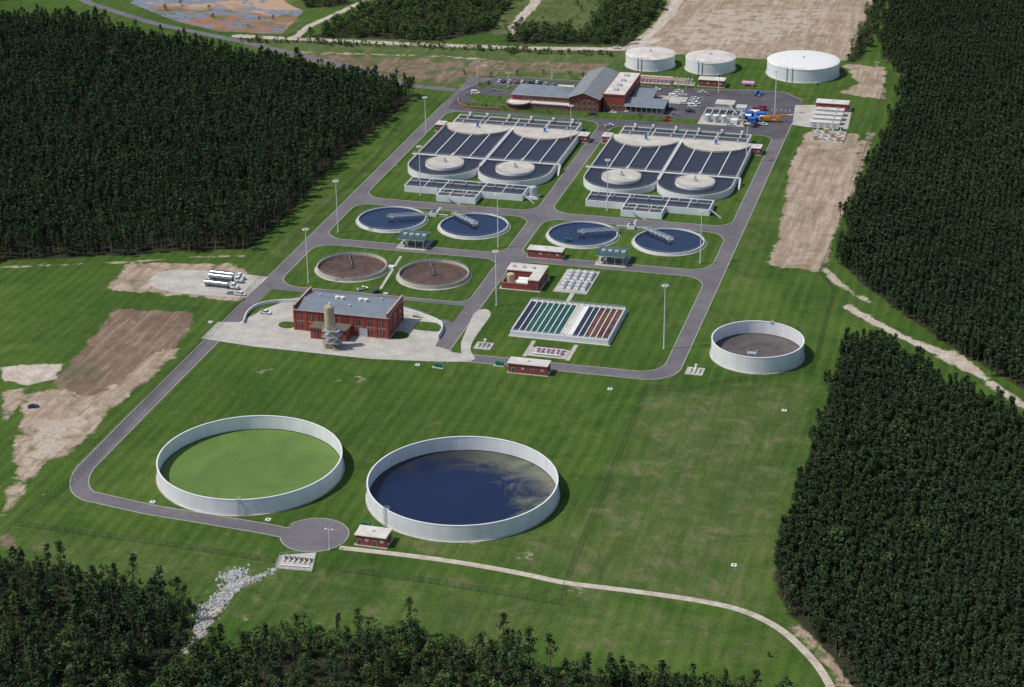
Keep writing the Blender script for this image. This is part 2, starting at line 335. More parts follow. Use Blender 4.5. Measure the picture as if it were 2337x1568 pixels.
for a,b,c,d in ((640,850,34,.36),(805,866,30,.36),(690,495,7,.5),(640,520,8,.5),(820,355,8,.5),(1110,150,9,.5),(1500,1165,7,.4),(1320,1345,24,.4),(640,1250,16,.4),(1180,1265,36,.4),(560,1415,18,.42),(850,1515,16,.6),(640,1545,14,.5),(1270,1240,14,.4),(1700,820,12,.4),(340,1555,14,.6),(1050,1240,40,.36),(1690,1020,10,.38),(1780,1180,8,.38),(1550,1010,9,.38)):
    paint('sand',[(a+c*1.8*math.cos(i*.7+a),b+c*.45*math.sin(i*.7+a)) for i in range(9)],d)
line('sand',[(410,1490),(450,1450),(470,1420),(500,1380),(530,1340),(560,1320)],6,.7)
line('sand',[(560,1560),(700,1545),(840,1510)],4,.8)
line('sand',[(1180,830),(1350,868),(1480,880)],2,.35)
line('dirt',[(1430,1110),(1500,1150),(1520,1080),(1600,960)],1.6,.42); line('dirt',[(1570,1010),(1480,1180),(1400,1300)],1.6,.42)
paint('dull',[(1475,890),(1880,860),(1820,1100),(1750,1340),(1780,1410),(1290,1335)],.7)
paint('dull',[(850,1240),(1290,1190),(1400,1020),(1290,1325),(1000,1270)],.62)
paint('dull',[(0,1200),(640,1260),(1290,1345),(1780,1430),(1800,1520),(1200,1500),(450,1400),(0,1290)],.5)
paint('dull',[(690,490),(930,255),(960,250),(560,700),(470,700)],.5)
paint('dull',[(1730,380),(1800,300),(1790,480),(1750,610),(1640,800),(1600,800)],.45)
def blur(a,k):
    for _ in range(k):
        b=np.pad(a,1,mode='edge'); a=(b[:-2,1:-1]+b[2:,1:-1]+b[1:-1,:-2]+b[1:-1,2:]+b[1:-1,1:-1])/5
    return a
for k in MK: MK[k]=blur(MK[k],{'dull':16,'marsh':2,'dirt':4,'brown':4}.get(k,2))
ny,nx=GX.shape; me=bpy.data.meshes.new('ground'); V=np.stack([GX.ravel(),GY.ravel(),np.zeros(GX.size)],1)
I=np.arange(nx*ny).reshape(ny,nx); Q=np.stack([I[:-1,:-1],I[:-1,1:],I[1:,1:],I[1:,:-1]],-1).reshape(-1,4)
me.vertices.add(len(V)); me.vertices.foreach_set('co',V.ravel().astype(np.float32)); me.loops.add(Q.size); me.loops.foreach_set('vertex_index',Q.ravel().astype(np.int32))
me.polygons.add(len(Q)); me.polygons.foreach_set('loop_start',(np.arange(len(Q))*4).astype(np.int32)); me.update(calc_edges=True); me.validate()
for nm,ch in (('m1',('dirt','sand','forest')),('m2',('brown','dull','marsh'))):
    at=me.attributes.new(nm,'FLOAT_COLOR','POINT'); A=np.ones((GX.size,4),np.float32)
    for i,c_ in enumerate(ch): A[:,i]=MK[c_].ravel()
    at.data.foreach_set('color',A.ravel())
me.materials.append(M['grass']); go=bpy.data.objects.new('ground',me); COL.objects.link(go)
# ---------------------------------------------------------------- roads
def strip(mb,pts,w,z,m,kerb=None,closed=False):
    n=len(pts);L=[];Rr=[]
    for i in range(n):
        p=Vector(pts[i]);a=Vector(pts[max(0,i-1)]);b=Vector(pts[min(n-1,i+1)]);d=(b-a).normalized();nn=Vector((-d.y,d.x))
        L.append(p+nn*w/2);Rr.append(p-nn*w/2)
    mb.add([(a.x,a.y,z) for a in Rr]+[(a.x,a.y,z) for a in L],[(i,i+1,n+i+1,n+i) for i in range(n-1)],m)
    if kerb:
        mb.wall([(a.x,a.y) for a in L],.35,0,.13,'kerb'); mb.wall([(a.x,a.y) for a in Rr],.35,0,.13,'kerb')
def smooth(pts,k=8):
    out=[];n=len(pts)
    for i in range(n-1):
        p0=Vector(pts[max(0,i-1)]);p1=Vector(pts[i]);p2=Vector(pts[i+1]);p3=Vector(pts[min(n-1,i+2)])
        for j in range(k):
            t_=j/k; out.append(tuple(.5*((2*p1)+(-p0+p2)*t_+(2*p0-5*p1+4*p2-p3)*t_*t_+(-p0+3*p1-3*p2+p3)*t_**3)))
    out.append(tuple(pts[-1])); return out
rd=MB()
rd.sheet(rrect(-3.7,217.7,79,520,[.5,14,2,2]),.03,'asphalt')
rd.wall([(217.7,500),(217.7,93),(216,87),(210,81),(203.7,79),(124,79)],.35,0,.13,'kerb')
rd.wall([(-3.7,96),(-3.7,121)],.35,0,.13,'kerb'); rd.wall([(-3.7,146),(-3.7,460)],.35,0,.13,'kerb')
rd.obj('plant_road_asphalt')
e0=PP([(345,1164),(480,1186),(600,1206),(650,1216)]); cc=P(718,1221)
rd=MB(); k0=e0[0]
c=[(0,76),(0,40),(0,0)]+[(.2,-40)]+[(16-16*math.cos(i*math.pi/16),-52-(abs(k0[1])-56)*math.sin(i*math.pi/16)) for i in range(1,8)]+[(k0[0]-8,k0[1]+1.2)]+e0
strip(rd,c,7.4,.03,'asphalt',True); rd.obj('perimeter_road')
rd=MB(); rd.cyl(cc[0],cc[1],12.8,0,.055,'asphalt',n=64); rd.ring(cc[0],cc[1],12.8,13.15,0,.14,'kerb',n=64,a0=-2.75,a1=2.72); rd.obj('cul_de_sac_road')
isl=[(4,103,278,444,(12,10,12,10)),(111,210,278,438,(12,10,8,10)),(4,103,213,268,(12,9,9,9)),(111,210,213,268,(9,12,12,9)),(4,103,145,204,(13,7,8,10)),(111,210,87,204,(3,12,12,8))]
for a in isl:
    mb=MB(); p=rrect(*a); mb.prism(p,0,.10,'kerb','grass'); mb.wall(p,.35,0,.14,'kerb',closed=True); mb.obj('grass_verge')
mb=MB(); p=smooth(PP([(775,1250),(900,1264),(1050,1284),(1200,1311),(1290,1330),(1450,1350),(1600,1372),(1700,1396),(1780,1436),(1840,1490),(1880,1540),(1920,1620),(1950,1700)]))
strip(mb,p,3.0,.04,'sand'); mb.obj('gravel_path')
mb=MB(); p=smooth(PP([(140,-30),(200,5),(270,28),(360,55),(470,78),(560,97),(700,130),(840,165),(930,193),(985,200),(1040,206)]))
strip(mb,p,7,.04,'asphalt'); mb.obj('access_road')
mb=MB(); ap=[(-6,75),(20,72),(79,71.5),(110,76),(124,79.2),(124,84),(112.5,89),(103,92),(102,112),(96,124),(78,132),(60,139),(30,139),(18,130),(10,115),(4,97),(-6,95)]
mb.sheet(ap,.06,'concrete'); mb.obj('concrete_apron')
mb=MB()
for xx in range(6,120,9): mb.box(xx-.05,xx+.05,74,90,.062,.068,'grey_wall')
for yy in (80,87): mb.box(0,118,yy-.05,yy+.05,.070,.076,'grey_wall')
mb.obj('concrete_joint')
mb=MB(); mb.prism([(4,97.5),(9.5,115),(17.5,130.5),(29.5,139.4),(4,139.4)],0,.12,'kerb','grass'); mb.obj('grass_verge')
mb=MB(); mb.prism([(103,121),(103,141),(62,141),(62,139.6),(78,133),(96,125),(101,121)],0,.12,'kerb','grass'); mb.obj('grass_verge')
for x0,x1,y0,y1 in ((87,100,108,118),(22,33,124,134),(82,98,122,128)):
    mb=MB(); p=rrect(x0,x1,y0,y1,2); mb.prism(p,0,.16,'kerb','grass'); mb.obj('grass_verge')
mb=MB(); pp=[P(908+26*math.cos(i*.3142),766+9*math.sin(i*.3142)) for i in range(20)]; mb.prism(pp,0,.17,'kerb','grass'); mb.obj('grass_verge')
mb=MB(); pp=[P(655+20*math.cos(i*.3142),742+8*math.sin(i*.3142)) for i in range(20)]; mb.prism(pp,0,.17,'kerb','grass'); mb.obj('grass_verge')
mb=MB(); mb.wall(smooth(PP([(556,738),(566,716),(590,700),(630,692),(678,690)])),.45,0,1.8,'conc_w'); mb.obj('retaining_wall')
mb=MB(); mb.wall(smooth(PP([(912,712),(955,722),(995,736),(1010,752),(1000,774)])),.45,0,2.2,'conc_w'); mb.obj('retaining_wall')
mb=MB(); mb.sheet(smooth(PP([(1052,782),(1068,745),(1084,714),(1108,706),(1120,718),(1100,748),(1080,778),(1074,800),(1084,820),(1060,822),(1052,800)]),4),.16,'concrete'); mb.obj('concrete_drive')
mb=MB(); mb.sheet(smooth(PP([(612,632),(520,622),(420,616),(372,620),(342,638),(352,656),(400,668),(480,675),(562,680)]),6),.05,'concrete'); mb.obj('truck_parking_pad')
mb=MB(); pk=PP([(1022,248),(1040,222),(1052,208),(1090,190),(1130,178),(1200,177),(1400,190),(1560,203),(1720,206),(1795,212),(1828,228),(1826,250),(1800,290),(1790,315),(1740,322),(1600,300),(1380,300),(1180,268)])
mb.sheet(pk,.07,'asphalt_dark'); mb.wall(pk[2:11],.35,0,.15,'kerb'); mb.obj('car_park')
for pl in ([(1048,240),(1065,233),(1200,246),(1400,258),(1600,275),(1590,285),(1385,272),(1330,268),(1180,258),(1060,247)],
           [(1070,213),(1110,218),(1165,222),(1160,240),(1100,236),(1075,228)],[(1115,196),(1300,206),(1290,212),(1170,208),(1110,200)],
           [(1085,202),(1100,188),(1125,186),(1105,200)],[(1180,183),(1330,190),(1330,194),(1180,187)]):
    mb=MB(); mb.prism(PP(pl),0,.2,'kerb','grass'); mb.obj('grass_verge')
mb=MB(); mb.sheet(PP([(1815,240),(1865,240),(1945,248),(1935,295),(1840,290),(1808,285)]),.1,'concrete'); mb.obj('concrete_yard')
mb=MB()
def bays(u,v,n,dx,dy,L,ang):
    x,y=P(u,v)
    for i in range(n):
        a=(x+dx*i,y+dy*i,.085); b=(a[0]+L*math.cos(ang),a[1]+L*math.sin(ang),.085); mb.beam(a,b,.14,.01,'white')
bays(1130,193,22,2.8,0,5,math.pi/2); bays(1530,226,10,0,2.9,5.2,0); bays(1575,250,14,0,2.9,5.2,0); bays(1690,248,12,2.8,0,5,math.pi/2)
mb.obj('parking_bay_marking')
# ---------------------------------------------------------------- tanks
def tank(c,r,h,wz,wm,wall='conc_w',th=.45,ladder=None,n=160):
    mb=MB(); x,y=c
    mb.ring(x,y,r-th,r,0,h,wall,n); mb.ring(x,y,r-th-.06,r+.06,h-.35,h+.004,wall,n); mb.ring(x,y,r,r+.7,0,.2,'concrete',n)
    mb.cyl(x,y,r-th+.01,.2,wz,wm,n=n); mb.ring(x,y,r-th-.25,r-th-.02,wz,wz+.25,'w_arm',n)
    if ladder is not None:
        a=ladder; ux,uy=math.cos(a),math.sin(a); tx,ty=-uy,ux
        for s_ in(-.45,.45):
            bx,by=x+ux*(r+.5)+tx*s_,y+uy*(r+.5)+ty*s_; mb.beam((bx,by,0),(bx,by,h+1.1),.12,.12,'steel')
        for i in range(int(h/.4)): mb.beam((x+ux*(r+.5)-tx*.45,y+uy*(r+.5)-ty*.45,i*.4+.3),(x+ux*(r+.5)+tx*.45,y+uy*(r+.5)+ty*.45,i*.4+.3),.06,.06,'steel')
        for zz in (2.5,4,5.5,h): mb.ring(x+ux*(r+.9),y+uy*(r+.9),.5,.56,zz,zz+.08,'steel',n=10)
        mb.box(x+ux*(r-.3)-1,x+ux*(r-.3)+1,y+uy*(r-.3)-.6,y+uy*(r-.3)+.6,h+.02,h+.12,'steel')
        mb.rail((x+ux*(r-.8)-1,y+uy*(r-.8)),(x+ux*(r-.8)+1,y+uy*(r-.8)),h+.1)
    return mb
mb=tank(P(570,1040,7),37.2,7,.7,'w_algae',ladder=math.radians(-75)); mb.obj('open_water_storage_tank')
mb=tank(TC2,37.6,7,.7,'w_scum',ladder=math.radians(-125)); mb.obj('open_water_storage_tank')
c3=P(1729.5,773,8); mb=tank(c3,20.9,8,1.6,'w_grey',ladder=math.radians(80))
x,y=c3
mb.cyl(x,y,.35,1.5,2.6,'steel',n=10)
sx,sy=P(1716,845)
for k_,(p0,p1) in enumerate((((sx-15,sy+2.5,0),(sx-2,sy+1,5)),((sx-2,sy+1,5),(sx+1.5,sy+2,8)))):
    mb.beam(p0,p1,1.1,.2,'steel'); q0=(p0[0],p0[1],p0[2]+1);q1=(p1[0],p1[1],p1[2]+1); mb.beam(q0,q1,.08,.08,'steel')
for dx in(-2.5,1.5):
    for dy in(.2,2.2): mb.beam((sx+dx,sy+dy,0),(sx+dx,sy+dy,9),.18,.18,'steel')
mb.box(sx-2.6,sx+1.6,sy+.1,sy+2.4,7.8,8.0,'steel'); mb.rail((sx-2.5,sy+.2),(sx+1.5,sy+.2),8); mb.obj('sludge_holding_tank')
for (u,v,r,h) in ((1484,148,16.6,8),(1621,156,16.6,8),(1832,167,23.8,9)):
    x,y=P(u,v); mb=MB(); mb.ring(x,y,r-.3,r,0,h,'conc_w',n=96); mb.ring(x,y,r,r+.8,0,.3,'concrete',n=96); mb.dome(x,y,r-.05,h-.05,1.7,'roofw' if r<20 else 'white',n=96,k=6)
    mb.ring(x,y,r-.2,r+.15,h-.4,h+.1,'conc_w',n=96); mb.cyl(x,y,.8,h+1.4,h+2.6,'steel',n=12)
    for a in(-1.9,-1.75): mb.beam((x+(r+.3)*math.cos(a),y+(r+.3)*math.sin(a),0),(x+(r+.3)*math.cos(a),y+(r+.3)*math.sin(a),h+1),.5,.3,'steel')
    mb.railc(x,y,r-.4,h+.1,'steel',n=16,a0=-2.2,a1=-1.4)
    mb.hcyl((x+r*.5,y-r*.9,1),(x+r*.5,y-r*.9-5,1),.4,'steel'); mb.obj('domed_water_tank')
def clar(u,v,ang,name='clarifier'):
    x,y=P(u,v,1.3); mb=MB(); r=18.4
    mb.ring(x,y,r-.5,r,0,1.4,'conc_w'); mb.ring(x,y,r,r+1.2,0,.16,'concrete'); mb.cyl(x,y,r-.49,.1,.75,'w_blue',n=128)
    mb.ring(x,y,r-1.5,r-1.4,.3,.95,'steel_dk'); mb.railc(x,y,r-.2,1.4,'steel',n=72)
    mb.cyl(x,y,.8,.5,2.4,'conc_w',n=16); mb.ring(x,y,3.6,3.7,.4,.85,'w_arm',n=32)
    ux,uy=math.cos(ang),math.sin(ang); tx,ty=-uy,ux
    mb.beam((x-ux*2.5,y-uy*2.5,2.2),(x+ux*(r+.8),y+uy*(r+.8),2.2),1.7,.14,'steel')
    for s_ in(-.9,.9):
        a=(x-ux*2.5+tx*s_,y-uy*2.5+ty*s_);b=(x+ux*(r+.8)+tx*s_,y+uy*(r+.8)+ty*s_); mb.rail(a,b,1.6,h=1.9,w=.2,sp=1.6)
        k=12
        for i in range(k):
            p=Vector((a[0],a[1],0)).lerp(Vector((b[0],b[1],0)),i/k);q=Vector((a[0],a[1],0)).lerp(Vector((b[0],b[1],0)),(i+1)/k)
            mb.beam((p.x,p.y,1.7 if i%2 else 3.4),(q.x,q.y,3.4 if i%2 else 1.7),.13,.13,'steel')
    mb.box(x-1.5,x+1.5,y-1.5,y+1.5,2.3,2.42,'steel'); mb.cyl(x,y,.5,2.42,3.6,'steel',n=12)
    for a2 in(ang+2.3,ang-1.2): mb.beam((x,y,.78),(x+math.cos(a2)*(r-1.7),y+math.sin(a2)*(r-1.7),.78),.18,.1,'w_arm')
    mb.obj(name)
clar(894.5,498,math.radians(24)); clar(1081.5,513,math.radians(142)); clar(1330,533,math.radians(24)); clar(1527,549,math.radians(142))
for (u,v) in((990,492),(1441,521)):
    x,y=P(u,v); mb=MB(); mb.box(x-2,x+2,y-2,y+2,0,2,'conc_w'); mb.box(x-1.5,x+1.5,y-1.5,y+1.5,2,2.1,'steel_dk'); mb.rail((x-2,y-2),(x+2,y-2),2)
    mb.hcyl((x-8,y,.8),(x+8,y,.8),.3,'steel'); mb.box(x-8,x+8,y-.9,y-.5,0,.2,'concrete'); mb.box(x-.7,x+.7,y+2,y+13,0.1,.2,'concrete'); mb.cyl(x,y+1,.4,2.1,3.4,'blue',n=8); mb.obj('flow_splitter_box')
def thick(u,v):
    x,y=P(u,v,2.0); mb=MB(); r=17.7
    mb.ring(x,y,r-.4,r,0,2,'deck'); mb.ring(x,y,r,r+1.3,0,.16,'concrete'); mb.cyl(x,y,r-.39,.1,.6,'w_brown',n=128)
    for i in range(10):
        a=i*math.pi/5+.2; mb.beam((x+1*math.cos(a),y+1*math.sin(a),.62),(x+(r-3)*math.cos(a),y+(r-3)*math.sin(a),.62),.35,.1,'w_arm')
    mb.ring(x,y,r-3.1,r-2.8,.4,.68,'w_arm',n=64); mb.cyl(x,y,1.1,.4,1.3,'w_grey',n=20); mb.railc(x,y,r-.2,2,'steel',n=60)
    a=math.radians(115); q=(x+(r+.6)*math.cos(a),y+(r+.6)*math.sin(a)); mb.beam((x,y,2.1),(*q,2.1),.5,.1,'steel_dk'); mb.rail((x,y),q,2.1,w=.05,h=.9)
    mb.obj('sludge_thickener')
thick(803,605); thick(990,622)
mb=MB(); a=P(915,585);b=P(868,660); strip(mb,[a,b],1.4,.16,'concrete'); x,y=P(893,612); mb.box(x-1.5,x+1.5,y-1.5,y+1.5,0,1.2,'conc_w'); mb.rail((x-1.5,y-1.5),(x+1.5,y-1.5),1.2); mb.obj('concrete_walk')
for (u,v) in((947,558),(1399,596)):
    x,y=P(u,v); mb=MB(); mb.box(x-8,x+8,y-8,y+8,0,.22,'concrete')
    for dx in(-6.3,-2.1,2.1,6.3):
        for dy in(-5.5,5.5): mb.box(x+dx-.16,x+dx+.16,y+dy-.16,y+dy+.16,.2,5.2,'steel')
    mb.add([(x-7.6,y-7,5.1),(x+7.6,y-7,5.1),(x+7.6,y,6.6),(x-7.6,y,6.6),(x+7.6,y+7,5.1),(x-7.6,y+7,5.1)],[(0,1,2,3),(3,2,4,5)],'teal')
    mb.add([(x-7.6,y-7,4.9),(x+7.6,y-7,4.9),(x+7.6,y-7,5.1),(x-7.6,y-7,5.1)],[(0,1,2,3)],'white')
    for i in range(-7,8): mb.beam((x+i*1.05,y-7,5.15),(x+i*1.05,y,6.65),.1,.1,'teal')
    for k in range(4): mb.box(x-5.5+k*3.4,x-3.3+k*3.4,y-3,y-1,5.9-.02,6.75,'steel')
    for k in range(5):
        xx=x-5.4+k*2.7; mb.cyl(xx,y-2,.55,.2,1.8,'green_eq',n=12); mb.hcyl((xx,y-2,1),(xx,y+3,1),.3,'green_eq',n=8); mb.cyl(xx,y-2,.35,1.8,2.6,'steel',n=8)
    mb.hcyl((x-6,y+3.2,1),(x+6,y+3.2,1),.4,'green_eq'); mb.obj('pump_station_canopy')
# ---------------------------------------------------------------- aeration basins
def wins(mb,x0,x1,y,z0,z1,n,side='S',w=1.6,frame='band'):
    for i in range(n):
        c_=x0+(x1-x0)*(i+.5)/n
        if side in 'SN':
            s_=-1 if side=='S' else 1; ya,yb=sorted((y+s_*.05,y-s_*.2)); yc,yd=sorted((y+s_*.09,y-s_*.2))
            mb.box(c_-w/2-.2,c_+w/2+.2,ya,yb,z0-.25,z1+.25,frame); mb.box(c_-w/2,c_+w/2,yc,yd,z0,z1,'glass')
            mb.box(c_-.05,c_+.05,*sorted((y+s_*.12,y-s_*.1)),z0,z1,'white')
        else:
            s_=1 if side=='E' else -1
            mb.box(*sorted((y+s_*.05,y-s_*.2)),c_-w/2-.2,c_+w/2+.2,z0-.25,z1+.25,frame); mb.box(*sorted((y+s_*.09,y-s_*.2)),c_-w/2,c_+w/2,z0,z1,'glass')
def house(mb,x0,x1,y0,y1,h,roof='roofw',nw=3,doors=True):
    mb.box(x0-.6,x1+.6,y0-.6,y1+.6,0,.2,'concrete'); mb.box(x0,x1,y0,y1,.2,h,'brick'); mb.box(x0-.35,x1+.35,y0-.35,y1+.35,h,h+.35,'white'); mb.box(x0-.1,x1+.1,y0-.1,y1+.1,h+.35,h+.42,roof)
    L=x1-x0
    for i in range(nw):
        c_=x0+L*(i+.5)/nw
        if i%2==0: mb.box(c_-.6,c_+.6,y0-.07,y0+.1,.2,2.5,'steel_dk'); mb.box(c_-.8,c_+.8,y0-.04,y0+.1,.2,2.75,'band')
        else: mb.box(c_-.7,c_+.7,y0-.06,y0+.1,2,3,'steel')
    mb.box(x1-.1,x1+.07,(y0+y1)/2-.6,(y0+y1)/2+.6,.2,2.5,'steel_dk'); mb.box(x1,x1+.8,y0+.8,y0+1.7,.8,1.8,'steel')
    mb.box((x0+x1)/2-.5,(x0+x1)/2+.5,(y0+y1)/2-.4,(y0+y1)/2+.4,h+.4,h+.9,'steel')
def basin(dx):
    mb=MB(); zt=4.0
    X=lambda a:a+dx
    out=[(X(14),408),(X(14),333)]+[(X(35)+21*math.cos(math.radians(180+i*7.5)),333+21*math.sin(math.radians(180+i*7.5))) for i in range(1,24)]
    out+=[(X(56),333)]+[(X(77)+21*math.cos(math.radians(180+i*7.5)),333+21*math.sin(math.radians(180+i*7.5))) for i in range(1,24)]+[(X(98),333),(X(98),408)]
    mb.sheet(out,3.4,'w_aer'); mb.wall(out,.8,0,zt,'conc_w',mt='deck',closed=True)
    for k in range(1,8):
        w_=1.6 if k==4 else .5; x=X(14+10.5*k)
        y0=345.9 if k!=4 else 334; mb.box(x-w_/2,x+w_/2,y0,407.8,.5,zt-.02 if k!=4 else zt+.2,'white')
        if k==4: mb.rail((x-.7,334),(x-.7,400),zt+.2); mb.rail((x+.7,334),(x+.7,400),zt+.2)
        if k in (2,6): mb.box(x-.25,x+.25,337,344.5,.5,3.6,'grey_wall')
    for cx in(35,77):
        mb.cyl(X(cx),333,11.2,2,4.9,'conc_w',n=56,mt='deck'); mb.ring(X(cx),333,3.2,3.35,4.9,5.0,'steel',n=32)
        for a in range(12):
            q=a*math.pi/6; mb.beam((X(cx)+3.4*math.cos(q),333+3.4*math.sin(q),4.9),(X(cx)+11*math.cos(q),333+11*math.sin(q),4.9),.1,.03,'grey_wall')
        mb.box(X(cx)-1,X(cx)+1,332,334,4.9,5.7,'steel'); mb.cyl(X(cx),333,.7,5.7,7.6,'steel',n=12); mb.railc(X(cx),333,11,4.9,'steel',n=40)
        mb.box(X(cx)-.8,X(cx)+.8,343.9,352,4.05,4.4,'deck')
        half=[(X(cx)+20.6*math.cos(math.radians(a)),408+18.5*math.sin(math.radians(a))) for a in range(180,361,8)]+[(X(cx)+20.6,408)]
        mb.prism(half,3.0,4.35,'deck'); mb.box(X(cx)-1,X(cx)+1,401,403,4.35,5.2,'steel'); mb.cyl(X(cx),402,.7,5.2,7,'blue',n=12)
        for q in (-12,-6,6,12): mb.box(X(cx)+q-.05,X(cx)+q+.05,395 if abs(q)==6 else 400,407,4.355,4.375,'grey_wall')
    mb.box(X(11.5),X(100.5),344.6,346.0,4.05,4.35,'white'); mb.rail((X(12),344.7),(X(100),344.7),4.35); mb.rail((X(12),345.9),(X(100),345.9),4.35)
    mb.rail((X(14.2),333),(X(14.2),408),4); mb.rail((X(97.8),333),(X(97.8),408),4)
    mb.railc(X(35),333,21,4,n=24,a0=math.pi,a1=1.95*math.pi); mb.railc(X(77),333,21,4,n=24,a0=1.05*math.pi,a1=2*math.pi)
    mb.box(X(18.05),X(93.95),409.45,423.95,0,4.05,'w_dark'); mb.wall([(X(17.6),409),(X(94.4),409),(X(94.4),424.4),(X(17.6),424.4)],.9,0,4.5,'conc_w',closed=True,mt='deck')
    for xx in(37,56,75): mb.box(X(xx)-.4,X(xx)+.4,409.5,423.9,.5,4.48,'deck')
    mb.box(X(18),X(94),416.2,416.9,3.5,4.47,'deck'); mb.rail((X(18),424.4),(X(94),424.4),4.5); mb.rail((X(18),409),(X(94),409),4.5)
    for xx in(24,35,49,63,77,89):
        mb.box(X(xx)-.7,X(xx)+.7,423.5,425.0,4.5,6.4,'white'); mb.box(X(xx)-.5,X(xx)+.5,408.5,409.5,4.5,5.9,'steel')
        if xx in(35,77): mb.beam((X(xx),424.4,6),(X(xx),409,5.6),.25,.2,'steel')
    for xx in (24,49,63,89): mb.cyl(X(xx),420,.6,4.0,5.6,'steel',n=10); mb.beam((X(xx),416.5,4.6),(X(xx),424,4.6),.9,.12,'deck')
    z=3.8
    mb.box(X(24.35),X(91.65),292.35,306.65,0,3.45,'w_dark'); mb.wall([(X(24),292),(X(92),292),(X(92),307),(X(24),307)],.5,0,z,'conc_w',closed=True,mt='white')
    for xx in(46,68): mb.box(X(xx)-.4,X(xx)+.4,292.3,306.7,.5,z-.02,'deck')
    for xx in(35,80): mb.box(X(xx)-.18,X(xx)+.18,292.3,306.7,.5,z-.04,'white')
    mb.box(X(24.3),X(91.7),301.2,301.7,1,z+.02,'deck'); mb.rail((X(24),292),(X(92),292),z,w=.05)
    mb.box(X(46.35),X(67.65),281.4,291.6,0,3.4,'w_dark'); mb.wall([(X(46),291.6),(X(46),281),(X(68),281),(X(68),291.6)],.5,0,z+.01,'conc_w',mt='white')
    for xx in(53,61): mb.box(X(xx)-.3,X(xx)+.3,281.3,291.6,.5,z+.03,'deck')
    mb.box(X(46.4),X(67.6),286,286.8,2,z+.06,'deck'); mb.rail((X(46),281),(X(68),281),z,w=.05)
    for xx in(49,54,60,65): mb.box(X(xx)-.35,X(xx)+.35,286,286.7,z,z+1.6,'steel')
    for xx in (29,38,49,57,65,74,84): mb.box(X(xx)-.45,X(xx)+.45,301.1,301.8,z,z+1.6,'steel')
    mb.beam((X(92.5),293,3.6),(X(99),290,0),1.1,.2,'steel'); mb.beam((X(52),280.2,3.7),(X(60),278.5,0),1,.2,'steel')
    mb.beam((X(100.5),345.2,4.1),(X(100.8),338,0),1.1,.2,'steel'); mb.hcyl((X(35),312,1.2),(X(35),307,1.2),.6,'steel'); mb.hcyl((X(77),312,1.2),(X(77),307,1.2),.6,'steel')
    mb.obj('aeration_basin')
    for xx,yy in((8.5,402),(98.7,400)):
        b=MB(); house(b,X(xx),X(xx)+5,yy,yy+7,4.2,'roofw',nw=2); b.obj('brick_electrical_house')
basin(0); basin(104)
for (u0,v0,u1,L,D,h) in ((1205,587,1282,0,6,4.2),(1160,850,1249,0,6.2,4.6),(812,1243,882,0,7,4.2),(1594,197,1651,0,7,4.5),(1862,252,1934,0,8,5)):
    a=P(u0,v0);b=P(u1,v0+(u1-u0)*.09); mb=MB(); house(mb,a[0],b[0],a[1],a[1]+D,h,nw=4)
    mb.obj('brick_electrical_house')
for (u,v) in ((1298,552),(1140,834),(835,1202),(1000,838)):
    x,y=P(u,v); mb=MB(); mb.box(x-2.5,x+2.5,y-1.5,y+1.5,0,.25,'concrete'); mb.box(x-1.8,x-.1,y-.8,y+.8,.25,2,'green_eq'); mb.box(x+.3,x+1.8,y-.8,y+.8,.25,1.8,'green_eq'); mb.obj('transformer_cabinet')
def gable(mb,x0,x1,y0,y1,z,rh,axis,roof,wall,ov=.7,th=.25):
    if axis=='X':
        ym=(y0+y1)/2; a,b,c_,d=x0-ov,x1+ov,y0-ov,y1+ov; ze=z-rh*ov/((y1-y0)/2)
        mb.add([(a,c_,ze+th),(b,c_,ze+th),(b,ym,z+rh+th),(a,ym,z+rh+th),(b,d,ze+th),(a,d,ze+th)],[(0,1,2,3),(3,2,4,5)],roof)
        mb.add([(a,c_,ze),(b,c_,ze),(b,ym,z+rh),(a,ym,z+rh),(b,d,ze),(a,d,ze)],[(3,2,1,0),(5,4,2,3)],'white')
        for p in((a,b,c_),(a,b,d)): mb.add([(p[0],p[2],ze),(p[1],p[2],ze),(p[1],p[2],ze+th),(p[0],p[2],ze+th)],[(0,1,2,3)],'white')
        for xx in(a,b): mb.add([(xx,c_,ze),(xx,c_,ze+th),(xx,ym,z+rh+th),(xx,ym,z+rh),(xx,d,ze),(xx,d,ze+th)],[(0,1,2,3),(3,2,5,4)],'white')
        for xx in(x0+.01,x1-.01): mb.add([(xx,y0,z-.1),(xx,y1,z-.1),(xx,ym,z+rh-.1)],[(0,1,2)],wall)
    else:
        xm=(x0+x1)/2;a,b,c_,d=x0-ov,x1+ov,y0-ov,y1+ov; ze=z-rh*ov/((x1-x0)/2)
        mb.add([(a,c_,ze+th),(xm,c_,z+rh+th),(xm,d,z+rh+th),(a,d,ze+th),(b,c_,ze+th),(b,d,ze+th)],[(0,1,2,3),(1,4,5,2)],roof)
        for yy in(c_,d): mb.add([(a,yy,ze),(a,yy,ze+th),(xm,yy,z+rh+th),(xm,yy,z+rh),(b,yy,ze),(b,yy,ze+th)],[(0,1,2,3),(3,2,5,4)],'white')
        for xx in(a,b): mb.add([(xx,c_,ze),(xx,d,ze),(xx,d,ze+th),(xx,c_,ze+th)],[(0,1,2,3)],'white')
        for yy in(y0+.01,y1-.01): mb.add([(x0,yy,z-.1),(x1,yy,z-.1),(xm,yy,z+rh-.1)],[(0,1,2)],wall)
def hip(mb,x0,x1,y0,y1,z,rh,roof,ov=.8,th=.3):
    a,b,c_,d=x0-ov,x1+ov,y0-ov,y1+ov; k=(d-c_)/2; ym=(c_+d)/2
    mb.add([(a,c_,z+th),(b,c_,z+th),(b,d,z+th),(a,d,z+th),(a+k,ym,z+rh+th),(b-k,ym,z+rh+th)],[(0,1,5,4),(1,2,5),(2,3,4,5),(3,0,4)],roof)
    mb.box(a,b,c_,d,z,z+th-.01,'white')
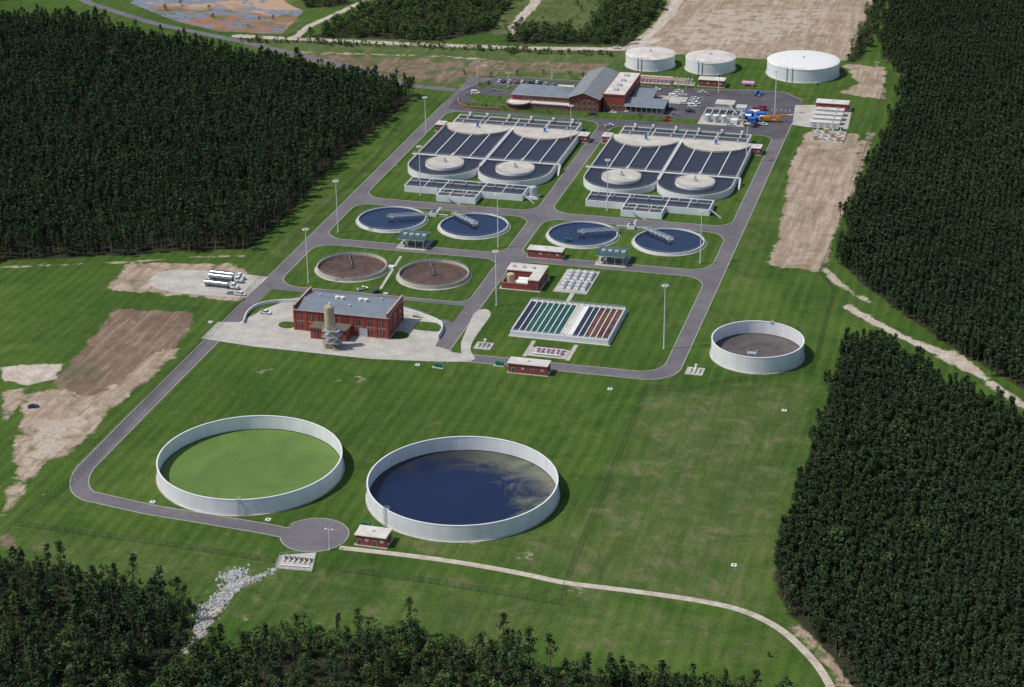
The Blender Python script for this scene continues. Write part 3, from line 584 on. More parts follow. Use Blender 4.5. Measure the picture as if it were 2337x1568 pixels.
# ---------------------------------------------------------------- dewatering building
mb=MB(); x0,x1,y0,y1=33.5,79.5,94.5,117
mb.box(x0-.8,x1+.8,y0-.8,y1+.8,0,.25,'concrete'); mb.box(x0,x1,y0,y1,.25,10.6,'brick')
gable(mb,x0,x1,y0,y1,10.6,1.6,'X','seamX','brick',.5)
mb.box(x0-.3,x0+.5,y0-.3,y1+.3,9.5,12.9,'brick'); mb.box(x1-.5,x1+.3,y0-.3,y1+.3,9.5,12.9,'brick'); mb.box(x0-.4,x0+.6,y0-.4,y1+.4,12.9,13.1,'band'); mb.box(x1-.6,x1+.4,y0-.4,y1+.4,12.9,13.1,'band')
for i in range(9):
    xx=x0+(x1-x0)*i/8; mb.box(xx-.5,xx+.5,y0-.22,y0+.1,.25,10.2,'brick')
for i in range(4):
    yy=y0+(y1-y0)*i/3; mb.box(x1-.1,x1+.25,yy-.5,yy+.5,.25,9.4,'brick')
mb.box(x0-.05,x1+.05,y0-.06,y0+.1,4.9,5.15,'band')
wins(mb,x0,x1,y0,6.2,8.4,8,w=1.7,frame='brick'); wins(mb,x0,x0+11.5,y0,1.5,3.7,2,w=1.7,frame='brick'); wins(mb,x0+28.8,x1,y0,1.5,3.7,3,w=1.7,frame='brick')
wins(mb,y0,y1,x1,6.2,8.4,3,side='E',w=1.6); wins(mb,y0,y1,x1,1.5,3.7,3,side='E',w=1.6)
mb.box(x0+32,x0+36,y0-.26,y0+.1,.25,4.4,'steel')
mb.box(44,61.5,87,94.3,.2,5.4,'brick'); mb.box(43.4,62.1,86.4,94.27,5.4,5.8,'bark'); mb.box(43.8,61.7,86.8,94.2,5.8,5.95,'bark')
wins(mb,45,53,87,1.2,3.4,2,w=1.8,frame='brick'); mb.box(55.5,59.5,86.9,87.1,.25,3.8,'steel_dk')
for ux in(50.2,52.8,61.8,64.4):
    mb.cyl(ux,108,.95,11.2,13.4,'white',n=20); mb.cyl(ux,108,1.15,13.4,13.6,'white',n=20,r2=.3)
for ux,uy in((40,110),(70,112),(58,101)): mb.box(ux,ux+1.2,uy,uy+1.2,11,12.6,'steel')
mb.obj('dewatering_building')
mb=MB(); sx,sy=56.6,79.5
mb.box(sx-4,sx+5,sy-4,sy+4,0,.25,'concrete')
for dx in(-2.2,2.2):
    for dy in(-2.2,2.2): mb.beam((sx+dx,sy+dy,0),(sx+dx,sy+dy,11.5),.3,.3,'tan')
for zz in (3,6,9):
    mb.box(sx-3,sx+5,sy-3,sy+3,zz,zz+.12,'steel'); mb.rail((sx-3,sy-3),(sx+5,sy-3),zz+.1); mb.rail((sx+5,sy-3),(sx+5,sy+3),zz+.1); mb.rail((sx-3,sy-3),(sx-3,sy+3),zz+.1)
for k in range(4):
    p=(sx+(1 if k%2 else 4.6),sy-3.4,3*k if k else .2); q=(sx+(4.6 if k%2 else 1),sy-3.4,3*k+3); mb.beam(p,q,.9,.15,'tan')
for k in range(3):
    mb.beam((sx-2.2,sy-2.2,3*k+.2),(sx+2.2,sy-2.2,3*k+3),.14,.14,'tan'); mb.beam((sx+2.2,sy-2.2,3*k+.2),(sx+2.2,sy+2.2,3*k+3),.14,.14,'tan')
mb.cyl(sx,sy,.6,7.5,10.6,'tan',n=24,r2=2.2); mb.cyl(sx,sy,2.2,10.6,20.3,'tan',n=32); mb.dome(sx,sy,2.2,20.3,.7,'tan',n=32); mb.railc(sx,sy,2.1,20.4,'steel',n=14); mb.cyl(sx+.5,sy,.45,20.8,22.4,'white',n=10)
mb.beam((sx+2.4,sy,9),(sx+2.4,sy,21.5),.5,.15,'steel'); mb.box(sx-2,sx+1,sy-1.5,sy+1.5,.3,2.4,'tan'); mb.hcyl((sx-1,sy+2.2,6.5),(sx-1,sy+9,6.5),.5,'tan')
mb.obj('lime_silo')
mb=MB(); x0,x1,y0,y1=114.2,133,167,187
mb.box(x0-1,x1+1,y0-1,y1+1,0,.25,'concrete'); mb.box(x0,x1,y0+11,y1,.2,5.6,'brick'); mb.box(x0-.3,x1+.3,y0+10.7,y1+.3,5.6,6.0,'roofw')
mb.box(x1-5,x1,y0,y0+10.6,.2,5.55,'brick'); mb.box(x1-5.3,x1+.3,y0-.3,y0+10.65,5.55,5.95,'roofw')
mb.wall([(x0+.2,y0+10.6),(x0+.2,y0+.2),(x1-5.2,y0+.2)],.4,.2,3.4,'brick',mt='band'); mb.box(x0+.4,x1-5.3,y0+.4,y0+10.5,.2,.5,'tan')
mb.cyl(x0+3.2,y0+6,1.9,.5,5.6,'tan',n=24); mb.dome(x0+3.2,y0+6,1.9,5.6,.5,'tan',n=24); mb.hcyl((x0+7,y0+3.5,2.4),(x0+12.8,y0+3.5,2.4),1.5,'white',n=20); mb.hcyl((x0+7,y0+7.5,2.4),(x0+12.8,y0+7.5,2.4),1.5,'white',n=20)
for i in range(3): mb.box(x0+2+i*5,x0+3.5+i*5,y0+14,y0+15.5,6,6.9,'steel')
wins(mb,y0+1,y1-1,x1,1.5,3.5,3,side='E'); mb.box(x1-3.6,x1-1.6,y0-.06,y0+.1,.25,2.8,'steel_dk'); mb.obj('chemical_feed_building')
mb=MB(); mb.box(140,157,168.5,199,0,.3,'concrete')
for i in range(4):
    for j in range(2):
        xx=142.3+i*3.6; yy=172+j*13; mb.box(xx,xx+2.2,yy,yy+11,.3,1.3,'conc_w'); mb.box(xx+.2,xx+2.0,yy+.3,yy+10.7,1.3,1.7,'white')
        for k in range(5): mb.box(xx+.3,xx+1.9,yy+1+k*2,yy+2+k*2,1.7,2.3,'white' if k%2 else 'steel')
mb.rail((140.2,168.7),(156.8,168.7),.3); mb.rail((156.8,168.7),(156.8,198.8),.3); mb.box(149,151.2,151.5,168.5,0.05,.35,'concrete'); mb.rail((151.2,152),(151.2,168),.35); mb.obj('ultraviolet_disinfection_channels')
# filters
mb=MB(); x0,x1,y0,y1=134,180,112,151
mb.box(x0+.3,x1-.3,y0+.3,y1-.3,0,.8,'w_dark'); mb.wall([(x0,y0),(x1,y0),(x1,y1),(x0,y1)],.7,0,2.6,'conc_w',closed=True,mt='white')
n=16; wd=(x1-x0-.8)/n
for i in range(n):
    a=x0+.4+i*wd
    if i<8: mb.box(a+.2,a+wd-.2,y0+1.6,y1-1.8,.8,2.15,'w_dark' if i in (0,1) else 'w_filtg')
    elif i<10: mb.box(a+.15,a+wd-.15,y0+.6,y1-.6,.8,2.3,'deck' if i==8 else 'white')
    else: mb.box(a+.2,a+wd-.2,y0+1.6,y1-1.8,.8,2.15,'w_filtb' if i>11 else 'w_dark')
    if i: mb.box(a-.2,a+.2,y0+.42,y1-.42,.8,2.52,'white')
mb.box(x0+.42,x1-.42,y0+.42,y0+1.6,1.8,2.45,'grey_wall'); mb.box(x0+.42,x1-.42,y1-1.8,y1-.42,1.8,2.45,'grey_wall')
mb.rail((x0,y0),(x1,y0),2.6,w=.1); mb.rail((x0,y1),(x1,y1),2.6,w=.1); mb.rail((x1,y0),(x1,y1),2.6,w=.1); mb.rail((x0,y0),(x0,y1),2.6,w=.1)
for i in range(1,n): mb.box(x0+.4+i*wd-.25,x0+.4+i*wd+.25,y1-1.4,y1-.9,2.52,3.5,'steel')
mb.box(x0-1.2,x1+1.2,y0-1.2,y1+1.2,0,.2,'concrete'); mb.obj('filter_basin')
mb=MB(); x,y=156,96.5; mb.box(x-9,x+9,y-5,y+5,0,.3,'concrete'); mb.box(x-11,x-9.1,y-6,y+12,0,.2,'concrete'); mb.box(x+9.1,x+11,y-6,y+12,0,.2,'concrete')
for i in range(6):
    xx=x-5.5+i*2.3; mb.cyl(xx,y-1,.7,.3,1.9,'pink' if i%2 else 'white',n=14); mb.hcyl((xx,y-1,1.0),(xx,y+3,1.0),.28,'pink',n=8); mb.cyl(xx,y-1,.35,1.9,3.0,'white',n=10)
mb.hcyl((x-7,y+3,1),(x+7,y+3,1),.45,'pink'); mb.hcyl((x-7,y-3,.9),(x+6,y-3,.9),.35,'white'); mb.obj('reclaimed_water_pump_skid')
for (u,v,c_) in((1586,848,'white'),(1104,790,'steel'),(1215,450,'steel')):
    x,y=P(u,v); mb=MB(); mb.box(x-4,x+4,y-4,y+4,0,.25,'concrete')
    if v==450:
        mb.cyl(x+.5,y,2.1,.25,6,'steel',n=20); mb.dome(x+.5,y,2.1,6,.7,'steel',n=20); mb.box(x-3.5,x+3.5,y-3.4,y-2.6,.25,1.4,'white')
    else:
        for i in range(3): mb.cyl(x-2+i*2,y,.5,.25,1.6,c_,n=10); mb.hcyl((x-2+i*2,y-2.6,.8),(x-2+i*2,y+2.6,.8),.22,c_,n=8)
        mb.cyl(x,y+2.6,.6,.25,2.4,'white',n=10)
    mb.obj('valve_station' if v!=450 else 'chemical_storage_tank')
mb=MB(); q=PP([(640,1268),(722,1262),(712,1305),(628,1298)]); mb.prism(q,0,.25,'concrete')
for i in range(6):
    a=P(652+i*11.5,1277+i*1.2); mb.hcyl((a[0],a[1]-2.2,.7),(a[0],a[1]+2.2,.7),.22,'white',n=8); mb.cyl(a[0],a[1],.4,.25,1.5,'steel_dk',n=8)
a=P(640,1292);b=P(705,1297); mb.hcyl((*a,.6),(*b,.6),.25,'white',n=8)
for i in range(4): mb.rail(q[i],q[(i+1)%4],.25)
mb.obj('valve_pad')
# ---------------------------------------------------------------- office complex
mb=MB()
mb.box(40,78,465,487,.1,7.2,'brick'); hip(mb,40,80,465,487,7.2,3.2,'seamX')
mb.box(39.9,78,464.9,465,3.4,3.7,'band'); wins(mb,46,78,465,1.2,2.9,10,w=1.8); wins(mb,46,78,465,4.4,6.4,10,w=1.8); wins(mb,466,486,40,1.4,5.9,5,side='W',w=1.6)
mb.cyl(45,462,7.5,0,3.6,'brick',n=32,mt='roofw'); mb.ring(45,462,7.3,7.9,3.6,4.1,'band',n=32); mb.ring(45,462,7.45,7.56,1.3,2.7,'glass',n=32)
mb.box(52,78,460.5,464.9,0,3.3,'brick'); mb.box(51.6,78.4,460.1,464.9,3.3,3.7,'roofw'); wins(mb,53,77,460.5,1.0,2.6,8,w=1.9)
mb.box(78,97,461,520,0,9.0,'brick'); gable(mb,78,97,461,520,9.0,3.4,'Y','seamY','brick',1.2); wins(mb,79,96,461,1,3,5,w=2.0); wins(mb,79,96,461,4.6,7.2,5,w=2.0); wins(mb,464,518,78,5.4,7.6,12,side='W',w=1.8)
mb.box(98.2,112,468,518,0,9.6,'brick'); mb.box(98,112.3,467.7,518.3,9.6,10.4,'brick'); mb.box(98.5,111.8,468.2,517.8,10.4,10.5,'roofw'); wins(mb,99,111.5,468,1.2,3.2,3,w=2.2); wins(mb,470,516,112,5.5,7.6,10,side='E',w=1.7)
for i in range(4): mb.box(103,106,475+i*11,478+i*11,10.5,11.6,'steel')
mb.box(112.1,137,466,478,0.2,.3,'concrete')
for i in range(8):
    for yy in(466.5,477.5): mb.box(113+i*3.3,113.3+i*3.3,yy,yy+.3,0,4.6,'white')
mb.add([(112.2,465,4.4),(138,465,4.4),(138,479,6.2),(112.2,479,6.2)],[(0,1,2,3)],'seamX'); mb.add([(112.2,465,4.1),(138,465,4.1),(138,465,4.4),(112.2,465,4.4)],[(0,1,2,3)],'white')
mb.box(112.2,138,478.8,479.1,0,6.0,'brick')
mb.box(114,126,484,500,0,4.5,'brick'); mb.add([(113,483,4.4),(127,483,4.4),(127,501,6),(113,501,6)],[(0,1,2,3)],'seamX'); mb.box(127.5,146,490,505,0,.4,'concrete')
mb.box(62,72,490,500,0,4.2,'brick'); mb.box(61.6,72.4,489.6,500.4,4.2,4.6,'roofw'); mb.obj('office_building')
mb=MB(); mb.wall(smooth(PP([(1045,226),(1050,240),(1075,247),(1140,252)]),5),.4,0,1.4,'brick',mt='band'); mb.obj('brick_garden_wall')
x0,y0=P(1592,282); mb=MB(); x0+=2
mb.box(x0-2,x0+27,y0-1,y0+34,0,.25,'concrete')
mb.wall([(x0,y0+10),(x0+22,y0+10),(x0+22,y0+22),(x0,y0+22)],.6,.2,3.6,'grey_wall',closed=True,mt='deck'); mb.box(x0+.35,x0+21.65,y0+10.35,y0+21.65,.2,2.8,'w_dark')
for i in range(1,5): mb.box(x0+i*4.4-.3,x0+i*4.4+.3,y0+10.2,y0+21.8,.3,3.58,'deck')
mb.box(x0+5,x0+16,y0+23,y0+32,.2,6,'grey_wall'); mb.box(x0+4.6,x0+16.4,y0+22.6,y0+32.4,6,6.4,'deck'); mb.box(x0+17,x0+24,y0+24,y0+31,.2,4.5,'grey_wall')
for i in range(3): mb.cyl(x0+3.5+i*5,y0+5,1.9,.25,4.5,'steel',n=20); mb.dome(x0+3.5+i*5,y0+5,1.9,4.5,.6,'white',n=20)
mb.box(x0+18,x0+22,y0+2,y0+7,.25,3,'white'); mb.rail((x0,y0+10),(x0+22,y0+10),3.6); mb.rail((x0+4.6,y0+22.6),(x0+16.4,y0+22.6),6.4); mb.hcyl((x0,y0+8.4,1.5),(x0+24,y0+8.4,1.5),.5,'steel'); mb.cyl(x0+24,y0+12,1.6,.25,5,'steel',n=16)
mb.beam((x0+14,y0+22,6.4),(x0+20,y0+14,3.6),1,.2,'steel'); mb.obj('headworks_structure')
mb=MB(); a=P(1425,182); b=P(1530,192); mb.box(a[0],b[0],a[1]-5,a[1]+10,0,.15,'concrete')
for i in range(12):
    xx=a[0]+1.5+i*(b[0]-a[0]-3)/11; mb.hcyl((xx,a[1]-2,1.6),(xx,a[1]+7,1.6),.55,'pink',n=10); mb.cyl(xx,a[1]-2,.7,.1,2.6,'pink',n=10)
mb.hcyl((a[0],a[1]+3,2.6),(b[0],a[1]+3,2.6),.6,'pink'); mb.hcyl((a[0],a[1]+7,1.6),(b[0],a[1]+7,1.6),.5,'pink')
for i in range(9):
    xx=b[0]-28+i*5
    for yy in(a[1]-14,a[1]-9): mb.beam((xx,yy,0),(xx,yy,5.5),.3,.3,'tan')
    mb.beam((xx,a[1]-14,5.5),(xx,a[1]-9,5.5),.3,.3,'tan')
for yy in(a[1]-14,a[1]-11.5,a[1]-9): mb.hcyl((b[0]-28,yy,5.9),(b[0]+12,yy,5.9),.3,'tan')
mb.obj('reclaimed_water_pipe_manifold')
x,y=P(1708,196); mb=MB(); mb.hcyl((x-4,y,1.8),(x+4,y,1.8),1.5,'pink',n=16); mb.box(x-3,x-2.4,y-1.4,y+1.4,0,1.2,'concrete'); mb.box(x+2.4,x+3,y-1.4,y+1.4,0,1.2,'concrete'); mb.obj('surge_tank')
x,y=P(1562,192); mb=MB(); mb.box(x-7,x+7,y-3,y+4,0,.3,'concrete')
for i in range(5): mb.cyl(x-5+i*2.5,y,.9,.3,3.6,'steel',n=12); mb.beam((x-5+i*2.5,y,3.6),(x-5+i*2.5,y+3.5,3.6),.3,.3,'steel')
mb.obj('vertical_pump_station')
x,y=P(1862,262)
for i in range(4):
    mb=MB(); yy=y-i*9-1; mb.box(x,x+17,yy,yy+4.5,.5,4,'white'); mb.box(x-.2,x+17.2,yy-.2,yy+4.7,4,4.15,'roofw'); mb.box(x,x+17,yy+.3,yy+4.2,.1,.5,'steel_dk'); mb.cyl(x+13,yy+2.2,.5,4.1,5.3,'steel',n=10)
    for k in range(4): mb.box(x+1.4+k*4,x+3.6+k*4,yy-.05,yy+.2,1.1,3.3,'steel')
    mb.obj('standby_generator')
mb=MB(); x,y=P(1850,322); mb.box(x-1,x+19,y-1,y+22,0,.2,'sand')
for i in range(4):
    for j in range(3):
        if (i+j)%3: mb.box(x+1+i*4.6,x+3+i*4.6,y+2+j*7,y+4+j*7,.2,2.2,'steel'); mb.cyl(x+2+i*4.6,y+3+j*7,.3,2.2,3.5,'white',n=8)
        else: mb.box(x+1+i*4.6,x+4+i*4.6,y+2+j*7,y+4.5+j*7,.2,2.8,'tan'); mb.box(x+1+i*4.6,x+1.4+i*4.6,y+1+j*7,y+1.4+j*7,.2,6,'steel')
mb.rail((x-1,y-1),(x+19,y-1),0,h=2,w=.09); mb.rail((x+19,y-1),(x+19,y+21),0,h=2,w=.09); mb.rail((x-1,y-1),(x-1,y+21),0,h=2,w=.09); mb.obj('electrical_substation')
# ---------------------------------------------------------------- high mast lamps
def mast(u,v,ut,vt):
    x,y=P(u,v); h=Zat(ut,vt,y); mb=MB(); h=min(max(h,9),34)
    mb.cyl(x,y,.55,0,.7,'concrete',n=10); mb.cyl(x,y,.32,.5,h,'white',n=8,r2=.16)
    if h>15:
        mb.ring(x,y,1.0,1.15,h-.3,h-.1,'white',n=16)
        for i in range(6):
            a=i*math.pi/3; mb.beam((x,y,h-.2),(x+1.3*math.cos(a),y+1.3*math.sin(a),h-.2),.1,.1,'steel'); mb.box(x+1.4*math.cos(a)-.3,x+1.4*math.cos(a)+.3,y+1.4*math.sin(a)-.3,y+1.4*math.sin(a)+.3,h-.65,h-.2,'white')
    else:
        mb.beam((x-1.2,y,h),(x+1.2,y,h),.1,.1,'white'); mb.box(x-1.7,x-1,y-.25,y+.25,h-.1,h+.15,'white'); mb.box(x+1,x+1.7,y-.25,y+.25,h-.1,h+.15,'white')
    mb.obj('high_mast_street_lamp' if h>15 else 'street_lamp')
for a in ((704,647,697,522),(772,531,767,412),(960,447,956,333),(972,306,968,221),(1133,698,1131,572),(1137,566,1133,442),(1515,797,1518,650),(1386,482,1389,364),(1598,602,1601,480),(1303,330,1303,240),(1703,370,1704,280),(1768,262,1768,162),(753,1256,752,1212),
          (1160,200,1160,166),(1330,212,1330,178),(1260,180,1262,150),(1640,212,1641,176),(1090,176,1090,140),(2000,172,2001,148)): mast(*a)
# ---------------------------------------------------------------- vehicles
def wheels(mb,xs_,w,r=.36):
    for x in xs_:
        for s_ in(-1,1): mb.hcyl((x,s_*(w/2-.24),r),(x,s_*(w/2+.02),r),r,'rubber',n=12); mb.hcyl((x,s_*(w/2),r),(x,s_*(w/2+.04),r),r*.5,'steel',n=8)
def loft(mb,prof,w0,w1,m):
    n=len(prof); V=[(x,-(w0 if z<1.0 else w1)/2,z) for x,z in prof]+[(x,(w0 if z<1.0 else w1)/2,z) for x,z in prof]
    mb.add(V,[tuple(range(n)),tuple(range(2*n-1,n-1,-1))]+[(i,n+i,n+(i+1)%n,(i+1)%n) for i in range(n)],m)
def car_proto(kind,paint):
    mb=MB()
    if kind=='car':
        loft(mb,[(-2.3,.35),(-2.35,.8),(-2.1,.98),(-.9,.99),(1.0,.99),(2.1,.85),(2.35,.6),(2.3,.35)],1.82,1.7,paint)
        mb.add([(-1.9,-.84,.985),(1.0,-.84,.985),(1.0,.84,.985),(-1.9,.84,.985),(-1.3,-.66,1.45),(.3,-.66,1.45),(.3,.66,1.45),(-1.3,.66,1.45)],[(0,1,5,4),(1,2,6,5),(2,3,7,6),(3,0,4,7)],'glass')
        mb.box(-1.32,.32,-.67,.67,1.45,1.5,paint); wheels(mb,(-1.4,1.4),1.8)
    elif kind=='pickup':
        loft(mb,[(-2.8,.5),(-2.8,1.1),(.1,1.1),(1.5,1.1),(2.6,1.02),(2.8,.8),(2.8,.45)],1.98,1.94,paint); mb.box(-2.7,-.6,-.82,.82,1.08,1.12,'steel_dk')
        mb.box(-2.8,-.55,-.98,-.86,1.1,1.35,paint); mb.box(-2.8,-.55,.86,.98,1.1,1.35,paint); mb.box(-2.82,-2.7,-.86,.86,1.1,1.35,paint)
        mb.add([(-.55,-.93,1.1),(1.6,-.93,1.1),(1.6,.93,1.1),(-.55,.93,1.1),(-.35,-.75,1.75),(.9,-.75,1.75),(.9,.75,1.75),(-.35,.75,1.75)],[(0,1,5,4),(1,2,6,5),(2,3,7,6),(3,0,4,7)],'glass')
        mb.box(-.38,.93,-.77,.77,1.75,1.82,paint); wheels(mb,(-1.8,1.8),1.95,.42)
    else:
        loft(mb,[(-2.8,.4),(-2.8,2.15),(-2.6,2.3),(1.3,2.3),(2.0,1.35),(2.8,1.15),(2.85,.4)],2.0,1.9,paint); mb.box(-1.5,1.0,-.98,-.94,1.4,2.0,'glass'); mb.box(-1.5,1.0,.94,.98,1.4,2.0,'glass')
        mb.add([(1.36,-.85,2.26),(1.36,.85,2.26),(2.0,.9,1.4),(2.0,-.9,1.4)],[(0,3,2,1)],'glass'); wheels(mb,(-1.8,1.8),1.98,.38)
    return mb
protos={}
def vehicle(kind,paint,u,v,ang):
    x,y=P(u,v); nm={'car':'parked_car','pickup':'pickup_truck','van':'parked_van'}[kind]
    if (kind,paint) in protos: inst(protos[(kind,paint)],nm,x,y,ang)
    else: protos[(kind,paint)]=car_proto(kind,paint).obj(nm,rot=ang,loc=(x,y,.08))
h=math.pi/2
VL=[('pickup','white',1549,211,0),('pickup','white',1543,216,0),('pickup','white',1558,219,.1),('van','white',1536,222,0),('pickup','white',1586,227,0),('pickup','white',1582,233,0),('pickup','white',1588,238,0),('van','white',1580,244,0),('car','silver',1577,250,0),('pickup','white',1602,213,0),('pickup','silver',1608,217,0),
('car','red',1526,270,.2),('pickup','red',1521,277,.2),('pickup','black',1533,251,0),('pickup','white',1562,238,0),('car','silver',1540,262,0),('van','white',1085,214,0),('car','silver',1070,217,0),('car','white',1140,187,h),('car','navy',1150,188,h),('pickup','white',1163,189,h),('car','red',1180,190,h),('car','white',1192,188,h),('pickup','silver',1205,190,h),('car','black',1216,190,h),('car','white',1226,189,h),('pickup','white',1245,195,h),('car','silver',1263,196,h),('car','navy',1232,191,h),
('pickup','navy',1353,263,.2),('car','white',1399,259,.1),('pickup','white',1391,289,.5),('car','red',1738,246,0),('pickup','red',1728,250,0),('pickup','white',1741,286,0),('pickup','white',1726,216,h),('car','silver',1733,219,h),('pickup','white',606,716,0),('pickup','white',828,662,.7),('car','navy',860,668,.7),('car','silver',528,672,0),('pickup','white',549,674,0),('pickup','white',1668,287,0),
('car','silver',1130,208,0),('pickup','silver',1310,200,h),('car','white',1322,201,h),('car','white',1500,206,0),('pickup','black',1575,256,0),('pickup','white',1408,111,0),('car','navy',76,930,.5)]
for a in VL: vehicle(*a)
def tanker(u,v):
    x,y=P(u,v); mb=MB()
    mb.hcyl((-8,0,2.15),(4.6,0,2.15),1.15,'chrome',n=24)
    for i in range(6): mb.hcyl((-7.6+i*2.4,0,2.15),(-7.5+i*2.4,0,2.15),1.2,'steel',n=24)
    mb.box(-8,4.6,-.5,.5,.8,1.1,'steel_dk'); mb.box(-7.8,4.2,-.35,.35,3.25,3.4,'steel_dk'); mb.box(3,10,-.5,.5,.75,1.0,'steel_dk')
    mb.box(6.2,8.4,-1.2,1.2,1.0,3.3,'white'); mb.box(8.4,10.1,-1.0,1.0,.8,2.1,'white'); mb.box(8.38,8.46,-1.0,1.0,2.1,3.0,'glass'); mb.box(7,8.2,-1.22,1.22,2.1,2.9,'glass'); mb.box(6,6.3,-1.1,1.1,3.3,3.7,'white'); mb.box(10.1,10.3,-1.15,1.15,.6,1.0,'steel')
    wheels(mb,(-7,-5.7,4.2,5.5,9.2),2.4,.52); mb.beam((6,-1.1,1),(6,-1.1,4),.15,.15,'steel'); mb.beam((6,1.1,1),(6,1.1,4),.15,.15,'steel')
    mb.obj('tanker_truck',rot=math.radians(-3),loc=(x,y,.08))
for a in((502,656),(512,641),(516,634)): tanker(*a)
x,y=P(1757,278); mb=MB(); mb.box(-7,6,-1.3,1.3,1,1.7,'yellow'); mb.box(3.6,6.2,-1.3,1.3,1.7,3.4,'yellow'); mb.box(6.1,6.3,-1.1,1.1,2.3,3.2,'glass'); mb.box(-4,0,-1.4,1.4,1.7,3.4,'yellow'); mb.box(-6,-4,-1.3,1.3,1.7,3,'steel_dk')
mb.beam((-3,0,3.3),(11,0,4.6),.9,.9,'yellow'); mb.beam((11,0,4.6),(14,0,4.9),.55,.55,'white'); wheels(mb,(-6,-4.4,2.6,4.6),2.6,.65); mb.obj('mobile_crane',rot=.12,loc=(x,y,.08))
random.seed(3)
for i,(u,v) in enumerate(((1708,264),(1722,262),(1736,266),(1710,272),(1724,273),(1738,275),(1716,278))):
    x,y=P(u,v); mb=MB(); mb.box(x-2.6,x+2.6,y-2,y+2,.3,2.6,'blue' if i%3!=1 else 'white'); mb.box(x-2.7,x+2.7,y-2.1,y+2.1,2.6,2.75,'white' if i%2 else 'blue')
    for k in range(-2,3): mb.box(x+k*1.1-.1,x+k*1.1+.1,y-2.08,y+2.08,.3,2.5,'blue')
    mb.box(x-2.2,x+2.2,y-1.8,y+1.8,.05,.3,'steel_dk'); mb.obj('storage_container',)
for (u,v,c_) in((1728,218,'blue'),(1745,252,'red'),(1722,290,'steel_dk'),(1700,286,'yellow')):
    x,y=P(u,v); mb=MB(); mb.box(-2,1.5,-1,1,.9,1.8,c_); mb.box(-.6,1.2,-.8,.8,1.8,3.0,'glass'); mb.box(-.7,1.3,-.9,.9,3.0,3.15,c_); mb.beam((1.5,0,1.3),(4,0,.8),.3,.3,c_); mb.box(3.6,4.4,-1.2,1.2,.2,1.3,c_); wheels(mb,(-1.3,1.2),2.2,.75); mb.obj('wheel_loader',rot=random.random()*3,loc=(x,y,.08))
# ---------------------------------------------------------------- fence
def fence(pts,name='chain_link_fence'):
    pts=PP(pts); mb=MB()
    for a,b in zip(pts[:-1],pts[1:]):
        L=math.hypot(b[0]-a[0],b[1]-a[1]); k=max(1,int(L/3))
        mb.add([(a[0],a[1],.05),(b[0],b[1],.05),(b[0],b[1],2.4),(a[0],a[1],2.4)],[(0,1,2,3)],'link')
        mb.beam((*a,2.4),(*b,2.4),.07,.07,'steel_dk')
        for i in range(k): p=(a[0]+(b[0]-a[0])*i/k,a[1]+(b[1]-a[1])*i/k); mb.beam((*p,0),(*p,2.6),.1,.1,'steel_dk')
    mb.obj(name)
fence([(1474,888),(1400,1060),(1335,1215),(1290,1325)]); fence([(1288,1335),(1278,1382),(1000,1335),(740,1300)]); fence([(625,1285),(400,1250),(35,1200),(175,1090),(520,720)])
fence([(1474,888),(1560,896),(1640,880),(1720,865),(1850,848),(1880,745),(1900,660),(1870,625),(1935,470),(1985,310),(2030,160)]); fence([(520,720),(700,520),(860,360),(935,240)])
# ---------------------------------------------------------------- rocks
mb=MB(); random.seed(11)
def rocks(pth,n,w_,pw):
    m=len(pth)
    for i in range(n):
        k=int(random.random()**pw*(m-1)); a=pth[k]; ww=w_*(1+.4*math.sin(k*.6)); x=a[0]+random.gauss(0,ww*.5); y=a[1]+random.gauss(0,ww*.6); s_=random.uniform(.2,.75)
        V=[(x+s_*math.cos(k*1.26+s_)*random.uniform(.7,1.1),y+s_*math.sin(k*1.26+s_)*random.uniform(.7,1.1),0.02) for k in range(5)]; T=[(x+(p[0]-x)*.6,y+(p[1]-y)*.6,s_*random.uniform(.5,.9)) for p in V]
        mb.add(V+T,[(k,(k+1)%5,5+(k+1)%5,5+k) for k in range(5)]+[(5,6,7,8,9)],'rock')
rocks(smooth(PP([(545,1308),(522,1318),(530,1335),(515,1355),(492,1378),(470,1392),(462,1425),(455,1450)]),8),900,3.4,1.2)
rocks(smooth(PP([(625,1300),(590,1318),(560,1328),(540,1345),(520,1370)]),8),260,1.5,1)
mb.obj('riprap_rocks')
for (u,v) in((1392,888),(1790,937),(1675,1290),(1007,840),(953,833),(480,735),(348,1146),(612,1186),(1250,640),(880,670)):
    x,y=P(u,v); mb=MB(); mb.box(x-1.0,x+1.0,y-1.0,y+1.0,0,.2,'conc_w'); mb.cyl(x,y,.5,.2,.26,'steel_dk',n=16); mb.obj('manhole_box')
for (u,v) in((650,628),(735,545),(905,378),(1215,514),(1175,575),(1100,655),(1065,715),(1300,395),(1235,490),(1345,330),(1560,775),(1600,695),(1640,610),(1705,470),(1720,430),(1765,340),(1460,860),(1345,610),(860,560)):
    x,y=P(u,v); mb=MB(); mb.box(x-.7,x+.7,y-.7,y+.7,0,.2,'kerb'); mb.box(x-.5,x+.5,y-.5,y+.5,.2,.24,'steel_dk'); mb.obj('storm_drain_inlet')
